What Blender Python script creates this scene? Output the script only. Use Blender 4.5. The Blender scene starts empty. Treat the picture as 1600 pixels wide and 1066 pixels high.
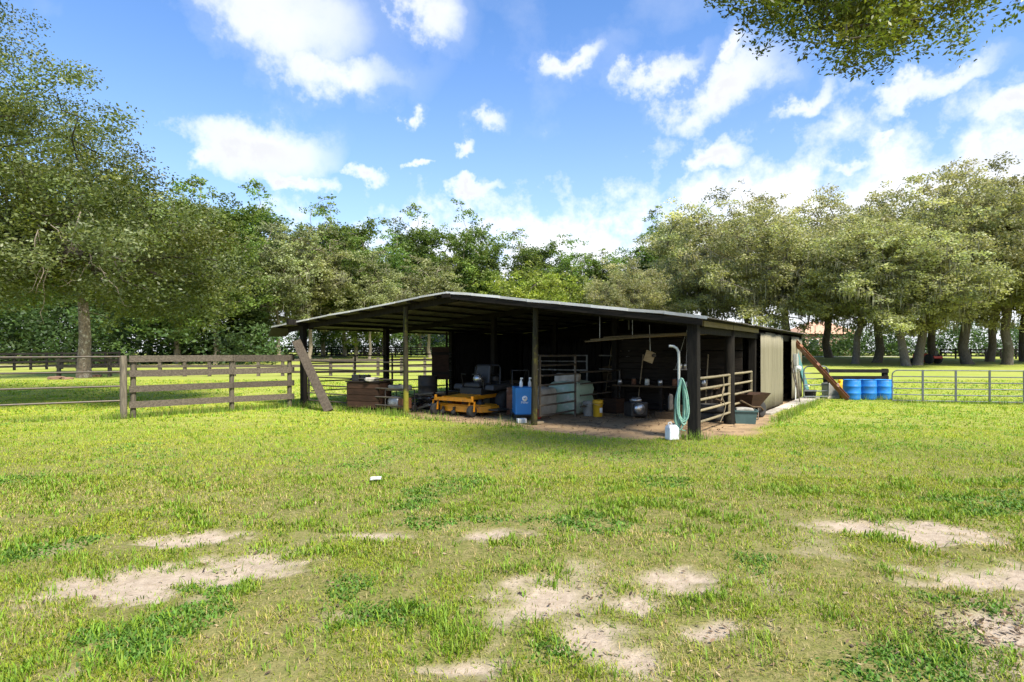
import bpy, math, random
import numpy as np
from mathutils import Vector, Matrix, Euler

# ------------------------------------------------------------------ camera
sc = bpy.context.scene
CAMZ = 1.55
F = 940.0                       # focal length in photo pixels (1600 wide)
cam = bpy.data.cameras.new('camera')
cam.sensor_width = 36.0
cam.lens = F / 1600 * 36
cam.shift_y = 18.0 / 1600
cam.clip_start = 0.05
cam.clip_end = 3000
camo = bpy.data.objects.new('camera', cam)
sc.collection.objects.link(camo)
camo.location = (0, 0, CAMZ)
camo.rotation_euler = (math.radians(90), 0, 0)
sc.camera = camo
# ------------------------------------------------------------------ light
SUN_DIR = Vector((0.38, -0.50, 0.78)).normalized()      # towards the sun
SUN_EL = math.asin(SUN_DIR.z)
SUN_AZ = math.atan2(SUN_DIR.x, SUN_DIR.y)               # from +Y clockwise
EXPOSURE = 1.86
SUN_STRENGTH = 2.9
SKY_STRENGTH = 0.145
CLOUD_VALUE = 2.45
sun = bpy.data.lights.new('sun', 'SUN')
sun.energy = SUN_STRENGTH
sun.angle = math.radians(13.0)
sun.color = (1.0, 0.93, 0.80)
suno = bpy.data.objects.new('sun', sun)
sc.collection.objects.link(suno)
suno.rotation_euler = (-SUN_DIR).to_track_quat('-Z', 'Y').to_euler()
suno.location = (10, -10, 30)
vs = sc.view_settings
vs.view_transform = 'Standard'
vs.look = 'None'
vs.exposure = EXPOSURE
vs.gamma = 1.0
vs.use_curve_mapping = False
cy = sc.cycles
cy.max_bounces = 5
cy.diffuse_bounces = 3
cy.glossy_bounces = 2
cy.transmission_bounces = 3
cy.transparent_max_bounces = 4
cy.use_adaptive_sampling = True
cy.adaptive_threshold = 0.02
cy.use_denoising = True


class NT:
    """small node-tree helper"""
    def __init__(self, tree):
        self.t = tree
        self.n = tree.nodes
        self.n.clear()

    def add(self, typ, **kw):
        n = self.n.new(typ)
        for k, v in kw.items():
            if k.startswith('i_'):
                key = k[2:]
                key = int(key) if key.isdigit() else key.replace('_', ' ')
                self.set(n.inputs[key], v)
            else:
                setattr(n, k, v)
        return n

    def set(self, sock, v):
        if isinstance(v, bpy.types.NodeSocket):
            self.t.links.new(v, sock)
        else:
            sock.default_value = v

    def math(self, op, a, b=0.0, c=None, clamp=False):
        n = self.n.new('ShaderNodeMath')
        n.operation = op
        n.use_clamp = clamp
        self.set(n.inputs[0], a)
        self.set(n.inputs[1], b)
        if c is not None:
            self.set(n.inputs[2], c)
        return n.outputs[0]

    def mix(self, f, a, b, blend='MIX'):
        n = self.n.new('ShaderNodeMix')
        n.data_type = 'RGBA'
        n.blend_type = blend
        self.set(n.inputs[0], f)
        self.set(n.inputs[6], a)
        self.set(n.inputs[7], b)
        return n.outputs[2]

    def ramp(self, fac, stops):
        n = self.n.new('ShaderNodeValToRGB')
        cr = n.color_ramp
        while len(cr.elements) < len(stops):
            cr.elements.new(0.5)
        for e, (p, c) in zip(cr.elements, stops):
            e.position = p
            e.color = c if len(c) == 4 else (*c, 1)
        self.set(n.inputs[0], fac)
        return n.outputs[0]

    def noise(self, vec, scale, detail=4, rough=0.55, dist=0.0):
        n = self.n.new('ShaderNodeTexNoise')
        n.inputs['Scale'].default_value = scale
        n.inputs['Detail'].default_value = detail
        n.inputs['Roughness'].default_value = rough
        n.inputs['Distortion'].default_value = dist
        if vec is not None:
            self.set(n.inputs['Vector'], vec)
        return n.outputs['Fac']

    def smooth(self, v, a, b):
        n = self.n.new('ShaderNodeMapRange')
        n.interpolation_type = 'SMOOTHSTEP'
        self.set(n.inputs[0], v)
        n.inputs[1].default_value = a
        n.inputs[2].default_value = b
        return n.outputs[0]


def build_world():
    w = bpy.data.worlds.new('World')
    sc.world = w
    w.use_nodes = True
    T = NT(w.node_tree)
    sky = T.add('ShaderNodeTexSky', sky_type='NISHITA')
    sky.sun_disc = False
    sky.sun_elevation = SUN_EL
    sky.sun_rotation = SUN_AZ
    sky.air_density = 1.0
    sky.dust_density = 0.6
    sky.ozone_density = 2.5
    tc = T.add('ShaderNodeTexCoord').outputs['Generated']
    sep = T.add('ShaderNodeSeparateXYZ', i_0=tc)
    x, y, z = sep.outputs
    az = T.math('ARCTAN2', x, y)
    el = T.math('ARCSINE', z)
    ae = T.add('ShaderNodeCombineXYZ', i_0=az, i_1=el).outputs[0]

    def nvec(scale, detail):
        n = T.add('ShaderNodeTexNoise')
        n.inputs['Scale'].default_value = scale
        n.inputs['Detail'].default_value = detail
        n.inputs['Roughness'].default_value = 0.62
        T.set(n.inputs['Vector'], tc)
        return n.outputs['Color'], n.outputs['Fac']
    wa, n3 = nvec(4.5, 2)
    wb, n1 = nvec(15.0, 5)

    def vm(op, a, b):
        n = T.add('ShaderNodeVectorMath', operation=op)
        T.set(n.inputs[0], a)
        T.set(n.inputs[1], b)
        return n.outputs[0]
    warp = vm('ADD', vm('MULTIPLY', vm('SUBTRACT', wa, (0.5, 0.5, 0.5)), (0.24, 0.12, 0)), vm('MULTIPLY', vm('SUBTRACT', wb, (0.5, 0.5, 0.5)), (0.15, 0.10, 0)))
    aew = vm('ADD', ae, warp)
    f = T.math('MULTIPLY', T.math('SUBTRACT', n1, 0.5), 3.0)

    def blob(px, py, rx, ry, amp, rot=0.0):
        dx, dy, dz = (px - 800) / F, 1.0, (551 - py) / F
        a0 = math.atan2(dx, dy)
        e0 = math.atan2(dz, math.hypot(dx, dy))
        k = math.cos(a0)
        mp = T.add('ShaderNodeMapping', vector_type='TEXTURE', i_Vector=aew)
        mp.inputs['Location'].default_value = (a0, e0, 0)
        mp.inputs['Rotation'].default_value = (0, 0, rot)
        mp.inputs['Scale'].default_value = (1.02 * rx / F * k * k, 1.02 * ry / F * k, 1)
        ln = T.add('ShaderNodeVectorMath', operation='LENGTH', i_0=mp.outputs[0]).outputs['Value']
        return T.math('MULTIPLY_ADD', ln, -amp, amp)
    # the day's larger cumulus: (where, size, strength)
    blobs = [(450, 20, 170, 85, 1.0), (520, 105, 130, 48, 0.95), (385, 212, 175, 62, 1.15), (290, 215, 70, 35, 1.0), (670, 22, 60, 55, 0.9, -0.4),
             (465, 270, 42, 18, 1.0), (560, 264, 46, 18, 1.0), (712, 232, 36, 18, 1.0), (748, 281, 56, 17, 1.0),
             (622, 165, 22, 18, 0.9), (645, 246, 20, 10, 0.9), (915, 100, 75, 24, 0.95, 0.45), (1130, 125, 120, 44, 1.1, 0.28), (1140, 70, 45, 30, 1.0, 0.5),
             (1030, 105, 70, 22, 0.9, 0.3), (1130, 234, 64, 30, 1.15), (1250, 150, 90, 20, 0.8, 0.35), (1450, 135, 110, 24, 0.95, 0.25),
             (1395, 212, 34, 14, 0.9), (1340, 255, 110, 20, 0.8, 0.2), (1590, 185, 110, 40, 1.1), (1580, 262, 150, 34, 0.9), (770, 200, 40, 18, 0.7)]
    m = None
    for b in blobs:
        v = blob(*b)
        m = v if m is None else T.math('MAXIMUM', m, v)
    # loose scattered cumulus everywhere else in the sky
    scatter = T.math('MULTIPLY', T.math('SUBTRACT', n3, 0.62), 3.0)
    m = T.math('MAXIMUM', m, T.math('MAXIMUM', scatter, -0.9))
    dens = T.math('MULTIPLY_ADD', f, 0.42, m)
    cover = T.smooth(dens, -0.20, 1.0)
    veil = T.math('MULTIPLY', T.smooth(dens, -0.9, 0.35), 0.20)
    # hazy bright air low over the horizon
    lowair = T.math('POWER', 2.718, T.math('MULTIPLY', T.math('MAXIMUM', el, 0.0), -5.2))
    lowair = T.math('MULTIPLY', lowair, 0.95)
    bank = T.smooth(T.math('ADD', T.math('MULTIPLY', f, 0.12), T.math('MULTIPLY_ADD', az, 0.10, T.math('SUBTRACT', 0.33, el))), 0.0, 0.20)
    lowair = T.math('MAXIMUM', lowair, T.math('MULTIPLY', bank, 0.95))
    fac = T.math('MAXIMUM', T.math('MAXIMUM', cover, veil), lowair, clamp=True)
    shade = T.smooth(T.math('MULTIPLY_ADD', f, 0.5, m), 0.35, 1.1)
    cv = CLOUD_VALUE
    ccol = T.mix(shade, (cv, cv * 1.01, cv * 1.04, 1), (cv * 0.72, cv * 0.735, cv * 0.77, 1))
    skyc = T.mix(1.0, sky.outputs[0], (0.175, 0.355, 0.52, 1), 'MULTIPLY')
    col = T.mix(fac, skyc, ccol)
    bg = T.add('ShaderNodeBackground', i_Color=col, i_Strength=SKY_STRENGTH)
    out = T.add('ShaderNodeOutputWorld', i_Surface=bg.outputs[0])


build_world()

# ------------------------------------------------------------------ helpers
COL = sc.collection
PI = math.pi


def tag(o, label=None, cat=None, group=None, kind=None):
    if label:
        o['label'] = label
    if cat:
        o['category'] = cat
    if group:
        o['group'] = group
    if kind:
        o['kind'] = kind
    return o


def empty(name, loc=(0, 0, 0), rz=0.0, parent=None):
    o = bpy.data.objects.new(name, None)
    o.empty_display_size = 0.2
    COL.objects.link(o)
    o.location = loc
    o.rotation_euler = (0, 0, rz)
    o.parent = parent
    return o


def link(name, me, parent=None):
    o = bpy.data.objects.new(name, me)
    COL.objects.link(o)
    o.parent = parent
    return o


class MB:
    """mesh builder: boxes, beams, tubes, lathes collected into one mesh"""
    def __init__(self):
        self.v, self.f, self.s = [], [], []

    def add(self, vs, fs, smooth=False, M=None):
        b = len(self.v)
        if M is not None:
            vs = [M @ Vector(p) for p in vs]
        self.v += [tuple(p) for p in vs]
        self.f += [[b + i for i in f] for f in fs]
        self.s += [smooth] * len(fs)
        return self

    def box(self, c, size, M=None, taper=1.0):
        x, y, z = [k / 2 for k in size]
        t = taper
        vs = [(-x, -y, -z), (x, -y, -z), (x, y, -z), (-x, y, -z), (-x * t, -y * t, z), (x * t, -y * t, z), (x * t, y * t, z), (-x * t, y * t, z)]
        vs = [(a + c[0], b + c[1], d + c[2]) for a, b, d in vs]
        return self.add(vs, [(0, 3, 2, 1), (4, 5, 6, 7), (0, 1, 5, 4), (1, 2, 6, 5), (2, 3, 7, 6), (3, 0, 4, 7)], False, M)

    def prism(self, poly, z0, z1, M=None, inset=0.0):
        """poly: list of (x, y), extruded z0..z1"""
        n = len(poly)
        cx = sum(p[0] for p in poly) / n
        cy = sum(p[1] for p in poly) / n
        k = 1 - inset
        vs = [(p[0], p[1], z0) for p in poly] + [(cx + (p[0] - cx) * k, cy + (p[1] - cy) * k, z1) for p in poly]
        fs = [tuple(range(n))[::-1], tuple(range(n, 2 * n))] + [(i, (i + 1) % n, n + (i + 1) % n, n + i) for i in range(n)]
        return self.add(vs, fs, False, M)

    def beam(self, p0, p1, w, h, up=(0, 0, 1)):
        """rectangular bar from p0 to p1, w sideways, h along up"""
        p0, p1 = Vector(p0), Vector(p1)
        d = (p1 - p0).normalized()
        up = Vector(up)
        side = d.cross(up)
        if side.length < 1e-4:
            side = d.cross(Vector((1, 0, 0)))
        side.normalize()
        u = side.cross(d).normalized()
        vs = []
        for p in (p0, p1):
            for a, b in ((-1, -1), (1, -1), (1, 1), (-1, 1)):
                vs.append(p + side * (a * w / 2) + u * (b * h / 2))
        return self.add(vs, [(0, 1, 2, 3), (7, 6, 5, 4), (0, 4, 5, 1), (1, 5, 6, 2), (2, 6, 7, 3), (3, 7, 4, 0)])

    def tube(self, pts, r, n=8, cap=True):
        pts = [Vector(p) for p in pts]
        rs = r if isinstance(r, (list, tuple)) else [r] * len(pts)
        vs, fs = [], []
        prev = None
        for i, p in enumerate(pts):
            a = pts[max(0, i - 1)]
            b = pts[min(len(pts) - 1, i + 1)]
            d = (b - a).normalized()
            if prev is None:
                s = d.cross(Vector((0, 0, 1)))
                if s.length < 0.05:
                    s = d.cross(Vector((1, 0, 0)))
            else:
                s = prev - d * prev.dot(d)
            s.normalize()
            prev = s
            u = d.cross(s)
            for k in range(n):
                t = 2 * PI * k / n
                vs.append(p + (s * math.cos(t) + u * math.sin(t)) * rs[i])
        for i in range(len(pts) - 1):
            for k in range(n):
                fs.append((i * n + k, i * n + (k + 1) % n, (i + 1) * n + (k + 1) % n, (i + 1) * n + k))
        self.add(vs, fs, True)
        if cap:
            m = len(pts) - 1
            self.add(vs[:n], [tuple(range(n))[::-1]])
            self.add(vs[m * n:], [tuple(range(n))])
        return self

    def lathe(self, prof, n=20, M=None):
        """prof: (radius, z) list, revolved about z"""
        vs, fs = [], []
        for r, z in prof:
            for k in range(n):
                t = 2 * PI * k / n
                vs.append((r * math.cos(t), r * math.sin(t), z))
        for i in range(len(prof) - 1):
            for k in range(n):
                fs.append((i * n + k, i * n + (k + 1) % n, (i + 1) * n + (k + 1) % n, (i + 1) * n + k))
        self.add(vs, fs, True, M)
        for i, rev in ((0, True), (len(prof) - 1, False)):
            if prof[i][0] > 1e-4:
                ring = vs[i * n:(i + 1) * n]
                self.add(ring, [tuple(range(n))[::-1] if rev else tuple(range(n))], False, M)
        return self

    def build(self, name, mat, parent=None, bevel=0.0, loc=None, rz=None):
        me = bpy.data.meshes.new(name)
        me.from_pydata(self.v, [], self.f)
        me.polygons.foreach_set('use_smooth', self.s)
        me.materials.append(mat)
        me.update()
        o = link(name, me, parent)
        if loc is not None:
            o.location = loc
        if rz is not None:
            o.rotation_euler = (0, 0, rz)
        if bevel:
            m = o.modifiers.new('bevel', 'BEVEL')
            m.width = bevel
            m.segments = 2
            m.limit_method = 'ANGLE'
            m.angle_limit = math.radians(50)
        return o


def mesh_np(name, verts, faces_n, idx, mat, colors=None, smooth=False):
    """numpy mesh: verts (N,3); faces_n loop totals; idx flat vertex indices"""
    me = bpy.data.meshes.new(name)
    me.vertices.add(len(verts))
    me.vertices.foreach_set('co', np.ascontiguousarray(verts, dtype=np.float32).ravel())
    me.loops.add(len(idx))
    me.loops.foreach_set('vertex_index', np.ascontiguousarray(idx, dtype=np.int32))
    me.polygons.add(len(faces_n))
    starts = np.concatenate([[0], np.cumsum(faces_n)[:-1]]).astype(np.int32)
    me.polygons.foreach_set('loop_start', starts)
    if smooth:
        me.polygons.foreach_set('use_smooth', np.ones(len(faces_n), dtype=bool))
    me.update(calc_edges=True)
    if colors is not None:
        a = me.color_attributes.new('col', 'FLOAT_COLOR', 'POINT')
        c4 = np.ones((len(verts), 4), dtype=np.float32)
        c4[:, :3] = colors
        a.data.foreach_set('color', c4.ravel())
    me.materials.append(mat)
    return me


def ground_at(px, py):
    """the flat-ground point that the photograph shows at a pixel"""
    Y = F * CAMZ / (py - 551.0)
    return ((px - 800) / F * Y, Y)


# ---------------------------------------------------------------- numpy noise
_NR = np.random.RandomState(7).rand(256, 256)


def vnoise(x, y):
    xi = np.floor(x).astype(int)
    yi = np.floor(y).astype(int)
    fx, fy = x - xi, y - yi
    fx = fx * fx * (3 - 2 * fx)
    fy = fy * fy * (3 - 2 * fy)
    g = lambda i, j: _NR[i % 256, j % 256]
    return (g(xi, yi) * (1 - fx) + g(xi + 1, yi) * fx) * (1 - fy) + (g(xi, yi + 1) * (1 - fx) + g(xi + 1, yi + 1) * fx) * fy


def fbm(x, y, oct=4):
    x = np.asarray(x, float)
    y = np.asarray(y, float)
    s, a, t = 0, 0.5, 0
    for k in range(oct):
        s = s + a * vnoise(x * 2 ** k + 17.3 * k, y * 2 ** k + 9.1 * k)
        t += a
        a *= 0.5
    return s / t


def sstep(a, b, x):
    t = np.clip((x - a) / (b - a), 0, 1)
    return t * t * (3 - 2 * t)


# ---------------------------------------------------------------- materials
def principled(T, **kw):
    b = T.add('ShaderNodeBsdfPrincipled')
    for k, v in kw.items():
        T.set(b.inputs[k.replace('_', ' ')], v)
    return b


def new_mat(name):
    m = bpy.data.materials.new(name)
    m.use_nodes = True
    return m, NT(m.node_tree)


def surf(name, c1, c2=None, rough=0.7, scale=6.0, metal=0.0, bump=0.15, stretch=(1, 1, 1), c3=None, s3=1.5, spec=0.4, f3=0.5, bscale=None, alpha_t=0.0):
    """noise-mottled surface: c1..c2 mottling, c3 larger stains"""
    m, T = new_mat(name)
    tc = T.add('ShaderNodeTexCoord').outputs['Object']
    mp = T.add('ShaderNodeMapping', i_Vector=tc)
    mp.inputs['Scale'].default_value = stretch
    v = mp.outputs[0]
    c2 = c2 or tuple(k * 0.7 for k in c1)
    n = T.noise(v, scale, 6, 0.65)
    col = T.mix(T.smooth(n, 0.32, 0.68), (*c1, 1), (*c2, 1))
    if c3:
        n3 = T.noise(tc, s3, 5, 0.7)
        col = T.mix(T.smooth(n3, f3, f3 + 0.14), col, (*c3, 1))
    oi = T.add('ShaderNodeObjectInfo').outputs['Random']
    hv = T.add('ShaderNodeHueSaturation', i_Color=col)
    T.set(hv.inputs['Value'], T.math('MULTIPLY_ADD', oi, 0.46, 0.77))
    b = principled(T, Base_Color=hv.outputs[0], Roughness=rough, Metallic=metal, Specular_IOR_Level=spec)
    if bump:
        nb = T.noise(v, bscale or scale * 3, 5, 0.6)
        bp = T.add('ShaderNodeBump', i_Strength=bump, i_Height=nb)
        bp.inputs['Distance'].default_value = 0.02
        T.set(b.inputs['Normal'], bp.outputs[0])
    T.add('ShaderNodeOutputMaterial', i_Surface=b.outputs[0])
    return m


def leaf_mat(name, trans=0.3, var=0.25, rough=0.55, tint=(1, 1, 1)):
    m, T = new_mat(name)
    at = T.add('ShaderNodeAttribute', attribute_name='col').outputs['Color']
    oi = T.add('ShaderNodeObjectInfo').outputs['Random']
    hv = T.add('ShaderNodeHueSaturation', i_Color=T.mix(1.0, at, (*tint, 1), 'MULTIPLY'))
    T.set(hv.inputs['Value'], T.math('MULTIPLY_ADD', oi, var * 2, 1 - var))
    T.set(hv.inputs['Hue'], T.math('MULTIPLY_ADD', oi, 0.03, 0.485))
    b = principled(T, Base_Color=hv.outputs[0], Roughness=rough, Specular_IOR_Level=0.35)
    tr = T.add('ShaderNodeBsdfTranslucent', i_Color=T.mix(1.0, hv.outputs[0], (1.15, 1.2, 0.6, 1), 'MULTIPLY'))
    mx = T.add('ShaderNodeMixShader', i_0=trans, i_1=b.outputs[0], i_2=tr.outputs[0])
    T.add('ShaderNodeOutputMaterial', i_Surface=mx.outputs[0])
    return m


M = {}
M['black_wood'] = surf('black_wood', (0.010, 0.009, 0.008), (0.022, 0.019, 0.015), 0.85, 5, bump=0.4, stretch=(6, 6, 0.6), c3=(0.05, 0.047, 0.022), s3=2.0, f3=0.62, spec=0.12)
M['mossy_post'] = surf('mossy_post', (0.02, 0.018, 0.012), (0.04, 0.036, 0.02), 0.85, 6, bump=0.4, stretch=(5, 5, 0.7), c3=(0.14, 0.13, 0.018), s3=1.3, f3=0.47, spec=0.12)
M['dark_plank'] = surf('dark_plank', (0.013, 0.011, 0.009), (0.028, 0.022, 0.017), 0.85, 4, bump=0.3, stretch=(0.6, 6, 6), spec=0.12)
M['brown_timber'] = surf('brown_timber', (0.12, 0.08, 0.045), (0.07, 0.05, 0.03), 0.8, 5, bump=0.3, stretch=(0.6, 6, 6), spec=0.12)
M['pale_timber'] = surf('pale_timber', (0.34, 0.27, 0.17), (0.22, 0.17, 0.10), 0.8, 5, bump=0.3, stretch=(0.5, 6, 6))
M['slung_timber'] = surf('slung_timber', (0.17, 0.135, 0.08), (0.11, 0.085, 0.05), 0.8, 5, bump=0.3, stretch=(0.5, 6, 6))
M['yellow_timber'] = surf('yellow_timber', (0.17, 0.13, 0.045), (0.10, 0.08, 0.035), 0.8, 5, bump=0.3, stretch=(6, 0.5, 6))
M['fence_wood'] = surf('fence_wood', (0.125, 0.104, 0.08), (0.058, 0.048, 0.038), 0.9, 5, bump=0.5, stretch=(0.6, 7, 7), c3=(0.075, 0.065, 0.05), s3=2.5, f3=0.56, spec=0.12)
M['fence_post'] = surf('fence_post', (0.16, 0.135, 0.10), (0.075, 0.065, 0.05), 0.9, 5, bump=0.5, stretch=(7, 7, 0.7), c3=(0.10, 0.11, 0.05), s3=2.5, f3=0.56, spec=0.12)
M['old_board'] = surf('old_board', (0.085, 0.07, 0.052), (0.045, 0.036, 0.028), 0.9, 5, bump=0.5, stretch=(5, 5, 0.8), spec=0.12)
M['black_fence'] = surf('black_fence', (0.011, 0.010, 0.010), (0.022, 0.02, 0.018), 0.8, 4, bump=0.2, stretch=(1, 4, 4), spec=0.12)
M['galv'] = surf('galv', (0.16, 0.15, 0.135), (0.09, 0.08, 0.07), 0.6, 3, metal=0.4, bump=0.03, c3=(0.30, 0.22, 0.15), s3=1.0, f3=0.66, spec=0.12)
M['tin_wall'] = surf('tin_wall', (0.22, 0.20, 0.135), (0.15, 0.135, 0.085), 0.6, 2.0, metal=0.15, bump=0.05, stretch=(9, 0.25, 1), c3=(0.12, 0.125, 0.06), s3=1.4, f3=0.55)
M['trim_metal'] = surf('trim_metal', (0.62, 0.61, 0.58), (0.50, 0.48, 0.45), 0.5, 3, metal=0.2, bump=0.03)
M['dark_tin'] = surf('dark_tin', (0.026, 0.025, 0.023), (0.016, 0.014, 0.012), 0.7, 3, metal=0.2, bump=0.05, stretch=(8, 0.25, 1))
M['pipe_dark'] = surf('pipe_dark', (0.07, 0.065, 0.058), (0.11, 0.085, 0.06), 0.55, 9, metal=0.4, bump=0.05)
M['pipe_tan'] = surf('pipe_tan', (0.25, 0.21, 0.125), (0.17, 0.14, 0.085), 0.6, 9, bump=0.05)
M['pipe_grey'] = surf('pipe_grey', (0.11, 0.125, 0.13), (0.07, 0.08, 0.085), 0.5, 7, metal=0.35, bump=0.04)
M['pipe_white'] = surf('pipe_white', (0.42, 0.42, 0.42), (0.28, 0.27, 0.26), 0.5, 8, metal=0.3, bump=0.05)
M['rust'] = surf('rust', (0.20, 0.085, 0.04), (0.12, 0.05, 0.028), 0.8, 6, bump=0.3, c3=(0.25, 0.17, 0.12), s3=3, f3=0.56)
M['teal_paint'] = surf('teal_paint', (0.075, 0.22, 0.23), (0.10, 0.25, 0.25), 0.7, 6, bump=0.15, c3=(0.16, 0.17, 0.14), s3=3, f3=0.6)
M['blue_plastic'] = surf('blue_plastic', (0.012, 0.16, 0.50), (0.02, 0.19, 0.54), 0.42, 4, bump=0.03, c3=(0.07, 0.19, 0.38), s3=6, f3=0.54)
M['blue_paint'] = surf('blue_paint', (0.025, 0.20, 0.50), (0.03, 0.18, 0.45), 0.4, 4, bump=0.02)
M['white_paint'] = surf('white_paint', (0.8, 0.8, 0.78), (0.7, 0.7, 0.68), 0.5, 6, bump=0.0)
M['white_plastic'] = surf('white_plastic', (0.70, 0.72, 0.72), (0.60, 0.61, 0.60), 0.4, 6, bump=0.03, c3=(0.45, 0.42, 0.36), s3=8, f3=0.64)
M['yellow_paint'] = surf('yellow_paint', (0.72, 0.29, 0.012), (0.62, 0.24, 0.012), 0.38, 5, bump=0.02, c3=(0.22, 0.12, 0.05), s3=7, f3=0.54)
M['yellow_plastic'] = surf('yellow_plastic', (0.70, 0.42, 0.02), (0.62, 0.36, 0.02), 0.45, 5, bump=0.02, c3=(0.40, 0.27, 0.08), s3=7, f3=0.62)
M['rubber'] = surf('rubber', (0.022, 0.022, 0.022), (0.04, 0.037, 0.033), 0.85, 9, bump=0.2)
M['black_metal'] = surf('black_metal', (0.018, 0.018, 0.018), (0.03, 0.028, 0.026), 0.45, 7, metal=0.2, bump=0.05)
M['steel'] = surf('steel', (0.55, 0.55, 0.54), (0.42, 0.41, 0.40), 0.3, 7, metal=0.8, bump=0.03)
M['vinyl'] = surf('vinyl', (0.025, 0.025, 0.027), (0.035, 0.034, 0.034), 0.5, 10, bump=0.1)
M['crate_brown'] = surf('crate_brown', (0.052, 0.028, 0.018), (0.03, 0.018, 0.012), 0.8, 5, bump=0.3, stretch=(1, 1, 4), spec=0.12)
M['grey_bucket'] = surf('grey_bucket', (0.25, 0.25, 0.23), (0.17, 0.165, 0.15), 0.6, 6, bump=0.05)
M['hose'] = surf('hose', (0.17, 0.36, 0.27), (0.27, 0.45, 0.36), 0.45, 12, bump=0.05)
M['pvc'] = surf('pvc', (0.52, 0.53, 0.50), (0.42, 0.43, 0.40), 0.5, 8, bump=0.03)
M['cloth_grey'] = surf('cloth_grey', (0.10, 0.085, 0.075), (0.06, 0.052, 0.045), 0.95, 9, bump=0.4)
M['tote'] = surf('tote', (0.055, 0.10, 0.10), (0.04, 0.075, 0.075), 0.5, 5, bump=0.03)
M['tarp_green'] = surf('tarp_green', (0.24, 0.36, 0.27), (0.34, 0.42, 0.34), 0.5, 3, bump=0.5, bscale=5, c3=(0.5, 0.5, 0.44), s3=2.2, f3=0.56)
M['tarp_white'] = surf('tarp_white', (0.42, 0.40, 0.36), (0.28, 0.26, 0.22), 0.7, 4, bump=0.6, bscale=6)
M['concrete'] = surf('concrete', (0.42, 0.38, 0.32), (0.32, 0.28, 0.23), 0.9, 5, bump=0.4, c3=(0.22, 0.18, 0.13), s3=2.5, f3=0.56)
M['meter_grey'] = surf('meter_grey', (0.30, 0.30, 0.28), (0.24, 0.24, 0.22), 0.5, 6, bump=0.03)
M['glass'] = surf('glass', (0.05, 0.06, 0.07), (0.04, 0.05, 0.06), 0.1, 3, bump=0.0, spec=0.6)
M['stucco'] = surf('stucco', (0.58, 0.36, 0.29), (0.52, 0.32, 0.25), 0.9, 4, bump=0.2)
M['cream_wall'] = surf('cream_wall', (0.62, 0.60, 0.55), (0.55, 0.53, 0.48), 0.9, 4, bump=0.2)
M['roof_tile'] = surf('roof_tile', (0.40, 0.245, 0.165), (0.33, 0.195, 0.13), 0.8, 8, bump=0.3, stretch=(1, 5, 5))
M['grey_roof'] = surf('grey_roof', (0.20, 0.20, 0.20), (0.15, 0.15, 0.15), 0.8, 8, bump=0.3)
M['road'] = surf('road', (0.40, 0.38, 0.35), (0.34, 0.32, 0.29), 0.9, 2, bump=0.1)
M['red_paint'] = surf('red_paint', (0.42, 0.03, 0.025), (0.34, 0.025, 0.02), 0.4, 5, bump=0.02)
M['brick_red'] = surf('brick_red', (0.24, 0.135, 0.085), (0.20, 0.13, 0.09), 0.9, 8, bump=0.5)
M['bark'] = surf('bark', (0.17, 0.145, 0.115), (0.085, 0.07, 0.055), 0.95, 4, bump=0.9, stretch=(4, 4, 0.8), bscale=8, c3=(0.24, 0.225, 0.19), s3=1.2, f3=0.55)
M['dark_bark'] = surf('dark_bark', (0.07, 0.058, 0.045), (0.035, 0.03, 0.024), 0.95, 4, bump=0.9, stretch=(3, 3, 3), bscale=8, spec=0.1)
M['pale_bark'] = surf('pale_bark', (0.30, 0.25, 0.19), (0.18, 0.15, 0.115), 0.95, 4, bump=0.8, stretch=(4, 4, 0.8), bscale=8)
M['spotted_bark'] = surf('spotted_bark', (0.20, 0.155, 0.11), (0.09, 0.07, 0.05), 0.95, 5, bump=0.9, stretch=(2, 2, 1.2), bscale=8, c3=(0.36, 0.33, 0.27), s3=4.5, f3=0.52)
M['moss'] = leaf_mat('moss', 0.2, 0.15, 0.9)
M['leaf'] = leaf_mat('leaf', 0.42, 0.14)
M['leaf_glossy'] = leaf_mat('leaf_glossy', 0.38, 0.05, 0.42)
M['grass'] = leaf_mat('grass', 0.35, 0.0, 0.6)

# ---------------------------------------------------------------- the lie of the land
BX, BY = 3.32, 10.955                     # barn's near corner post
BA = math.radians(-33.85)
CB, SB = math.cos(BA), math.sin(BA)
BW, BL = 11.13, 11.5


def bw(x, s, z=0.0):
    """barn-local to world: x to the right along the gable front (0 at the near corner), s back along the side"""
    return Vector((BX + x * CB - s * SB, BY + x * SB + s * CB, z))


def to_local(X, Y):
    dx, dy = X - BX, Y - BY
    return dx * CB + dy * SB, -dx * SB + dy * CB


def rise(Y):
    return 1.05 * sstep(35.0, 100.0, np.asarray(Y, float))


SAND = []        # bare sand patches: (x, y, rx, ry, rot)
for px, py, rx, ry, rot in [(262, 905, 0.82, 0.27, 0.48), (365, 893, 0.40, 0.22, 0.5), (295, 843, 0.42, 0.15, 0.3), (590, 841, 0.30, 0.10, 0.0), (772, 834, 0.30, 0.15, 0.1), (1330, 824, 0.42, 0.18, 0.0),
                            (1460, 834, 0.44, 0.26, 0.1), (1540, 903, 0.56, 0.22, 0.1), (855, 940, 0.36, 0.27, 0.2), (985, 938, 0.24, 0.15, 0.3), (1055, 908, 0.32, 0.15, 0.2),
                            (935, 1012, 0.22, 0.27, 0.5), (1115, 988, 0.26, 0.10, 0.1), (1570, 985, 0.32, 0.22, 0.2), (700, 1055, 0.22, 0.07, 0.0)]:
    X, Y = ground_at(px, py)
    SAND.append((X, Y, rx * 1.08, ry * 1.32, rot))


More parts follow.
